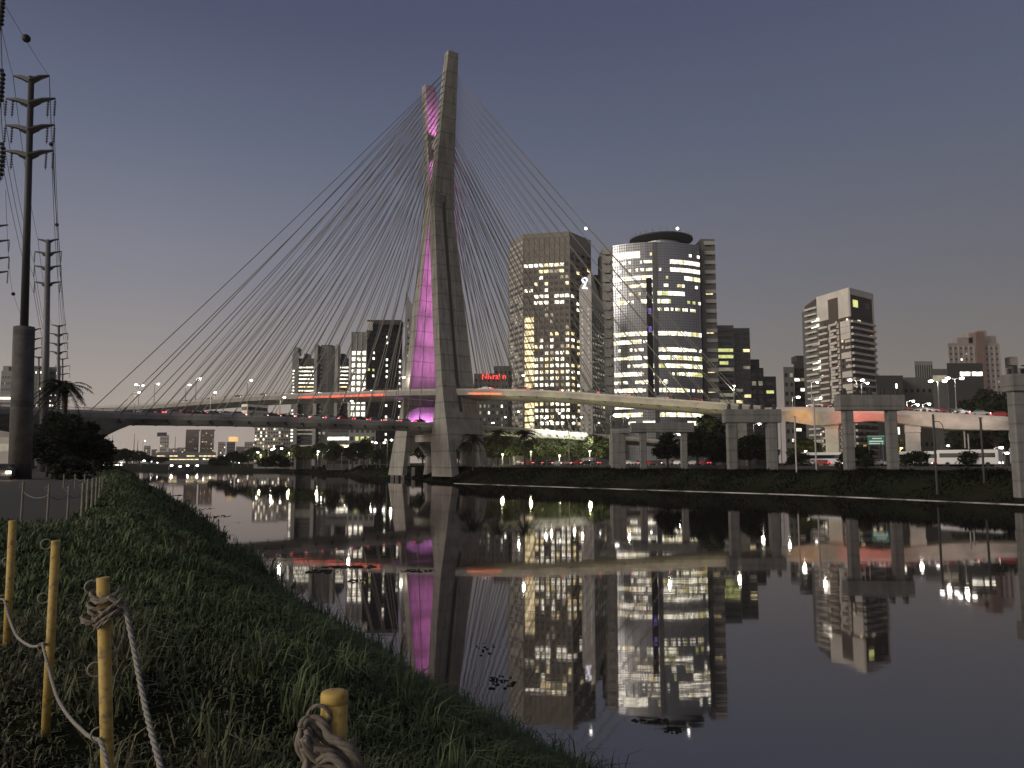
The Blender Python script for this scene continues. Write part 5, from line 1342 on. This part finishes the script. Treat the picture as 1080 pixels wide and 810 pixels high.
p4, q4, r4 = post(353,1.8,728,27,'short thick capped yellow post at the bottom with rope looped beside it', [], cap=True)
# rope wound round third post
Y3 = 3.5
t = thing('rope_bundle', 'bundle of brown rope wound round the tall yellow post', 'rope', tuple(P(112,640,Y3)))
rng = random.Random(4)
cx3 = P(110,640,Y3).x
for k in range(7):
    zc_ = P(110,626+k*4.4,Y3).z; pts_ = []; ph = rng.random()*6; rr_ = r3+.014+.010*rng.random()
    if k in (3,5,6): rr_ += .014
    for j in range(13):
        a = 2*math.pi*j/12+ph
        lob = 1+.22*math.cos(a*2+k)
        pts_.append((cx3+math.cos(a)*rr_*1.2*lob-.006*(k>3), Y3+math.sin(a)*rr_*lob, zc_+.014*math.sin(a+k*1.3)+.008*math.cos(2*a)))
    strand_rope(pts_, .0085, M['rope'], 'rope_coil', parent=t)
for (a0, a1, b0, b1) in ((99,655,126,634),(100,660,124,644),(103,662,118,652)):
    s0 = P(a0,a1,Y3-.05); s1 = P(b0,b1,Y3-.06); mid_ = (s0+s1)/2; mid_.y -= .012
    strand_rope([P(a0+1,a1-9,Y3-.03), s0, mid_, s1, P(b0+3,b1-3,Y3-.01)], .009, M['rope'], 'rope_coil', parent=t)
strand_rope([P(114,629,Y3-.05), P(124,636,Y3-.04), P(131,642,Y3-.03), P(135,655,Y3-.07), P(143,695,Y3-.25), P(153,745,Y3-.5), P(165,793,Y3-.75), P(180,850,Y3-1.0), P(200,905,Y3-1.2)], .011, M['rope2'], 'taut_rope', 'thick pale rope running down from the tall post to the bottom edge', group='ropes strung between the posts')
strand_rope([P(131,645,Y3-.02), P(132,662,Y3), P(128,678,Y3+.02), P(121,690,Y3+.02), P(119,694,Y3+.02)], .007, M['rope2'], 'rope_tail', 'short pale rope tail hanging beside the tall post')
strand_rope([P(1,632,7.2), P(5,634,6.96), P(9,650,6.8), P(17,670,6.3), P(29,680,5.8), P(38,682,5.4), P(46,679,5.12)], .011, M['rope2'], 'slack_rope', 'slack rope sagging from the left edge post to the second post', group='ropes strung between the posts')
strand_rope([P(45,680,5.1), P(48,692,5.0), P(52,708,4.85), P(60,735,4.5), P(72,755,4.2), P(84,768,3.9), P(96,778,3.6), P(106,781,3.44)], .0095, M['rope2'], 'slack_rope', 'slack rope sagging from the second post to the tall post', group='ropes strung between the posts')
strand_rope([P(105,779,3.43), P(109,790,3.38), P(112,803,3.3), P(116,822,3.2), P(126,850,3.0)], .011, M['rope2'], 'slack_rope', 'rope dropping out of the frame at the foot of the tall post', group='ropes strung between the posts')
# rope bundle at the capped post
Y4 = 1.8; t = thing('rope_bundle', 'thick brown rope tangle with a round loop beside the capped post', 'rope', tuple(P(340,800,Y4)))
strand_rope([P(336.5+12*math.cos(a), 758-14*math.sin(a), Y4-.03-.01*math.sin(a)) for a in [math.pi*(-.1)+k*2*math.pi*.7/10 for k in range(11)]], .0048, M['rope'], 'wire_loop', parent=t)
loops = [
 [(322,760),(318,772),(316,785),(320,797),(330,806),(345,812)],
 [(318,768),(322,760),(330,762),(338,775),(350,784),(364,790),(372,800),(374,812)],
 [(326,760),(334,758),(342,766),(348,778),(360,784),(370,790),(377,800),(380,815)],
 [(324,770),(328,782),(338,790),(350,794),(362,800),(370,812)],
 [(330,790),(336,797),(332,805),(338,812)],
 [(340,798),(350,802),(340,808),(326,812),(318,818)],
 [(336,802),(348,799),(360,806),(366,816)],
 [(321,778),(326,792),(334,800),(344,806),(356,812)],
 [(320,788),(325,800),(322,812)]]
for i, lp_ in enumerate(loops):
    strand_rope([P(a+ (0), b_, Y4-.045-.012*math.sin(i*2.1+j*.8)-.004*i) for j, (a, b_) in enumerate(lp_)], .0105, M['rope'], 'rope_strand', parent=t)
strand_rope([P(366,786,Y4-.03), P(372,785,Y4+.02), P(370,783,Y4+.05)], .009, M['rope'], 'rope_strand', parent=t)
# far fence posts
FP = [(23.5,19.4,508),(51,19.2,511),(72,20.4,512),(87,21.7,509),(92,24,505),(97,25.5,504),(101,29.5,503.5),(104.5,34,502.5),(107,39,502.2),(66,47,500),(78,47,500),(88,46,500)]
prev = None
for i, (px, Y, tp) in enumerate(FP):
    x = PX(px,Y,530); z0 = gz_(x,Y); zt = PZ(tp,Y); t = thing('fence_post', '%s faded post from the left in the fence along the paved path' % ORDN[i] if i < 9 else '%s of three small posts behind the path fence, under the dark bush' % ['leftmost','middle','rightmost'][i-9], 'post', (x,Y,z0), 'faded fence posts along the path')
    MB().tube([(x,Y,z0-.1),(x,Y,zt)], .028 if i < 3 else .04, 10).build('pipe', M['yellow2'], t); MB().ring((x-.06,Y,zt-.1), .05, .008, 'y', 10, 4).build('wire_ring', M['wire'], t)
    if prev and i not in (9,):
        wire_pts = [Vector((prev[0],prev[1],prev[2]-.25)).lerp(Vector((x,Y,zt-.25)), k/8) for k in range(9)]
        for k in range(9): wire_pts[k].z -= .12*4*(k/8)*(1-k/8)
        tag(MB().tube(wire_pts, .012, 4).build('fence_rope', M['rope2']), 'thin rope of the path fence ending at the %s' % ('%s faded post' % ORDN[i] if i < 9 else '%s small rear post' % ['','middle','rightmost'][i-9]), 'rope', 'thin ropes of the path fence')
    prev = (x,Y,zt)

# white hall light under left bridge end
simple('lit_shed', 'white lit low structure under the left bridge end behind the pole', -30,13,461,170,white,1,1,lambda r,c: 'd',fw=.9,fh=.4,base=7,topgap=.3,depth=10)

# ------------------------------------------------------------------ world, sun, camera
SUND = Vector((-.85,-.46,.30)).normalized()
el = math.asin(SUND.z); az = math.atan2(SUND.x, SUND.y)
w = bpy.data.worlds.new('World'); sc.world = w; w.use_nodes = True; nt = w.node_tree
bg = nt.nodes['Background']; outw = nt.nodes['World Output']
sky = nt.nodes.new('ShaderNodeTexSky'); sky.sky_type = 'NISHITA'; sky.sun_disc = False; sky.sun_elevation = R(1.5); sky.sun_rotation = az; sky.dust_density = 2
tc = nt.nodes.new('ShaderNodeTexCoord'); sx = nt.nodes.new('ShaderNodeSeparateXYZ'); nt.links.new(tc.outputs['Generated'], sx.inputs[0])
cr = nt.nodes.new('ShaderNodeValToRGB'); nt.links.new(sx.outputs['Z'], cr.inputs[0])
stops = [(0.0,(128,118,110)),(.06,(123,115,109)),(.13,(112,107,106)),(.22,(100,100,108)),(.38,(87,93,112)),(.52,(78,83,110)),(1.0,(60,64,92))]
while len(cr.color_ramp.elements) < len(stops): cr.color_ramp.elements.new(.5)
for e_, (p_, c_) in zip(cr.color_ramp.elements, stops): e_.position = p_; e_.color = (*lin(c_), 1)
# soft afterglow low on the side behind the camera
gx = nt.nodes.new('ShaderNodeVectorMath'); gx.operation = 'DOT_PRODUCT'; gx.inputs[1].default_value = Vector((SUND.x,SUND.y,.05)).normalized(); nt.links.new(tc.outputs['Generated'], gx.inputs[0])
mrg = nt.nodes.new('ShaderNodeMapRange'); mrg.inputs['From Min'].default_value = .45; mrg.inputs['From Max'].default_value = 1.; mrg.interpolation_type = 'SMOOTHERSTEP'; nt.links.new(gx.outputs['Value'], mrg.inputs['Value'])
mg = nt.nodes.new('ShaderNodeMix'); mg.data_type = 'RGBA'; mg.inputs['B'].default_value = (1.1,.95,.8,1)
nt.links.new(mrg.outputs['Result'], mg.inputs['Factor']); nt.links.new(cr.outputs[0], mg.inputs['A'])
ga = nt.nodes.new('ShaderNodeVectorMath'); ga.operation = 'DOT_PRODUCT'; ga.inputs[1].default_value = Vector((SUND.x,SUND.y,0)).normalized(); nt.links.new(tc.outputs['Generated'], ga.inputs[0])
ma = nt.nodes.new('ShaderNodeMapRange'); ma.inputs['From Min'].default_value = -1.0; ma.inputs['From Max'].default_value = -.05; nt.links.new(ga.outputs['Value'], ma.inputs['Value'])
kr = nt.nodes.new('ShaderNodeValToRGB'); nt.links.new(sx.outputs['Z'], kr.inputs[0]); kr.color_ramp.elements[0].position = 0; kr.color_ramp.elements[0].color = (1,1,1,1)
kr.color_ramp.elements[1].position = .5; kr.color_ramp.elements[1].color = (0,0,0,1); e_ = kr.color_ramp.elements.new(.25); e_.color = (.62,.62,.62,1); e_ = kr.color_ramp.elements.new(.38); e_.color = (.28,.28,.28,1)
mk = nt.nodes.new('ShaderNodeMath'); mk.operation = 'MULTIPLY'; nt.links.new(ma.outputs['Result'], mk.inputs[0]); nt.links.new(kr.outputs[0], mk.inputs[1])
mk2 = nt.nodes.new('ShaderNodeMath'); mk2.operation = 'MULTIPLY_ADD'; mk2.inputs[1].default_value = 1.35; mk2.inputs[2].default_value = 1.0; nt.links.new(mk.outputs[0], mk2.inputs[0])
vs_ = nt.nodes.new('ShaderNodeVectorMath'); vs_.operation = 'SCALE'; nt.links.new(mg.outputs['Result'], vs_.inputs[0]); nt.links.new(mk2.outputs[0], vs_.inputs['Scale'])
nt.links.new(vs_.outputs[0], bg.inputs['Color']); bg.inputs['Strength'].default_value = .93
bg2 = nt.nodes.new('ShaderNodeBackground'); nt.links.new(sky.outputs[0], bg2.inputs['Color']); bg2.inputs['Strength'].default_value = .012
ads = nt.nodes.new('ShaderNodeAddShader'); nt.links.new(bg.outputs[0], ads.inputs[0]); nt.links.new(bg2.outputs[0], ads.inputs[1]); nt.links.new(ads.outputs[0], outw.inputs['Surface'])
sl = bpy.data.lights.new('afterglow_sun', 'SUN'); sl.energy = 1.3; sl.angle = R(24); sl.color = (1,.93,.84)
so_ = bpy.data.objects.new('afterglow_sun', sl); col.objects.link(so_); so_.rotation_euler = SUND.to_track_quat('Z','Y').to_euler()

hz = MB().box((0,1300,81), (5260,3460,166)); hm = bpy.data.materials.new('evening haze'); hm.use_nodes = True; nt = hm.node_tree; nt.nodes.remove(nt.nodes['Principled BSDF'])
pv = nt.nodes.new('ShaderNodeVolumePrincipled'); pv.inputs['Density'].default_value = HAZE; pv.inputs['Color'].default_value = (.85,.82,.80,1); nt.links.new(pv.outputs[0], nt.nodes['Material Output'].inputs['Volume'])
if HAZE > 0: tag(hz.build('haze', hm), kind='stuff')
cam = bpy.data.cameras.new('camera'); cam.sensor_width = 36; cam.lens = F/1080*36; cam.clip_end = 20000; cam.clip_start = .05
co = bpy.data.objects.new('camera', cam); col.objects.link(co); co.location = (0,0,CH); co.rotation_euler = (math.pi/2+TH,0,0); sc.camera = co
sc.view_settings.view_transform = 'Standard'; sc.view_settings.look = 'None'; sc.view_settings.exposure = 0; sc.view_settings.gamma = 1; sc.view_settings.use_curve_mapping = False
sc.cycles.use_denoising = True; sc.cycles.max_bounces = 5; sc.cycles.sample_clamp_indirect = 3
# leftover prototypes that were never placed
for i, t in enumerate(PROT):
    if not used_p[i]:
        for c in list(t.children): bpy.data.objects.remove(c)
        bpy.data.objects.remove(t)
for i, t in enumerate(CARS):
    if not cu[i]:
        for c in list(t.children): bpy.data.objects.remove(c)
        bpy.data.objects.remove(t)
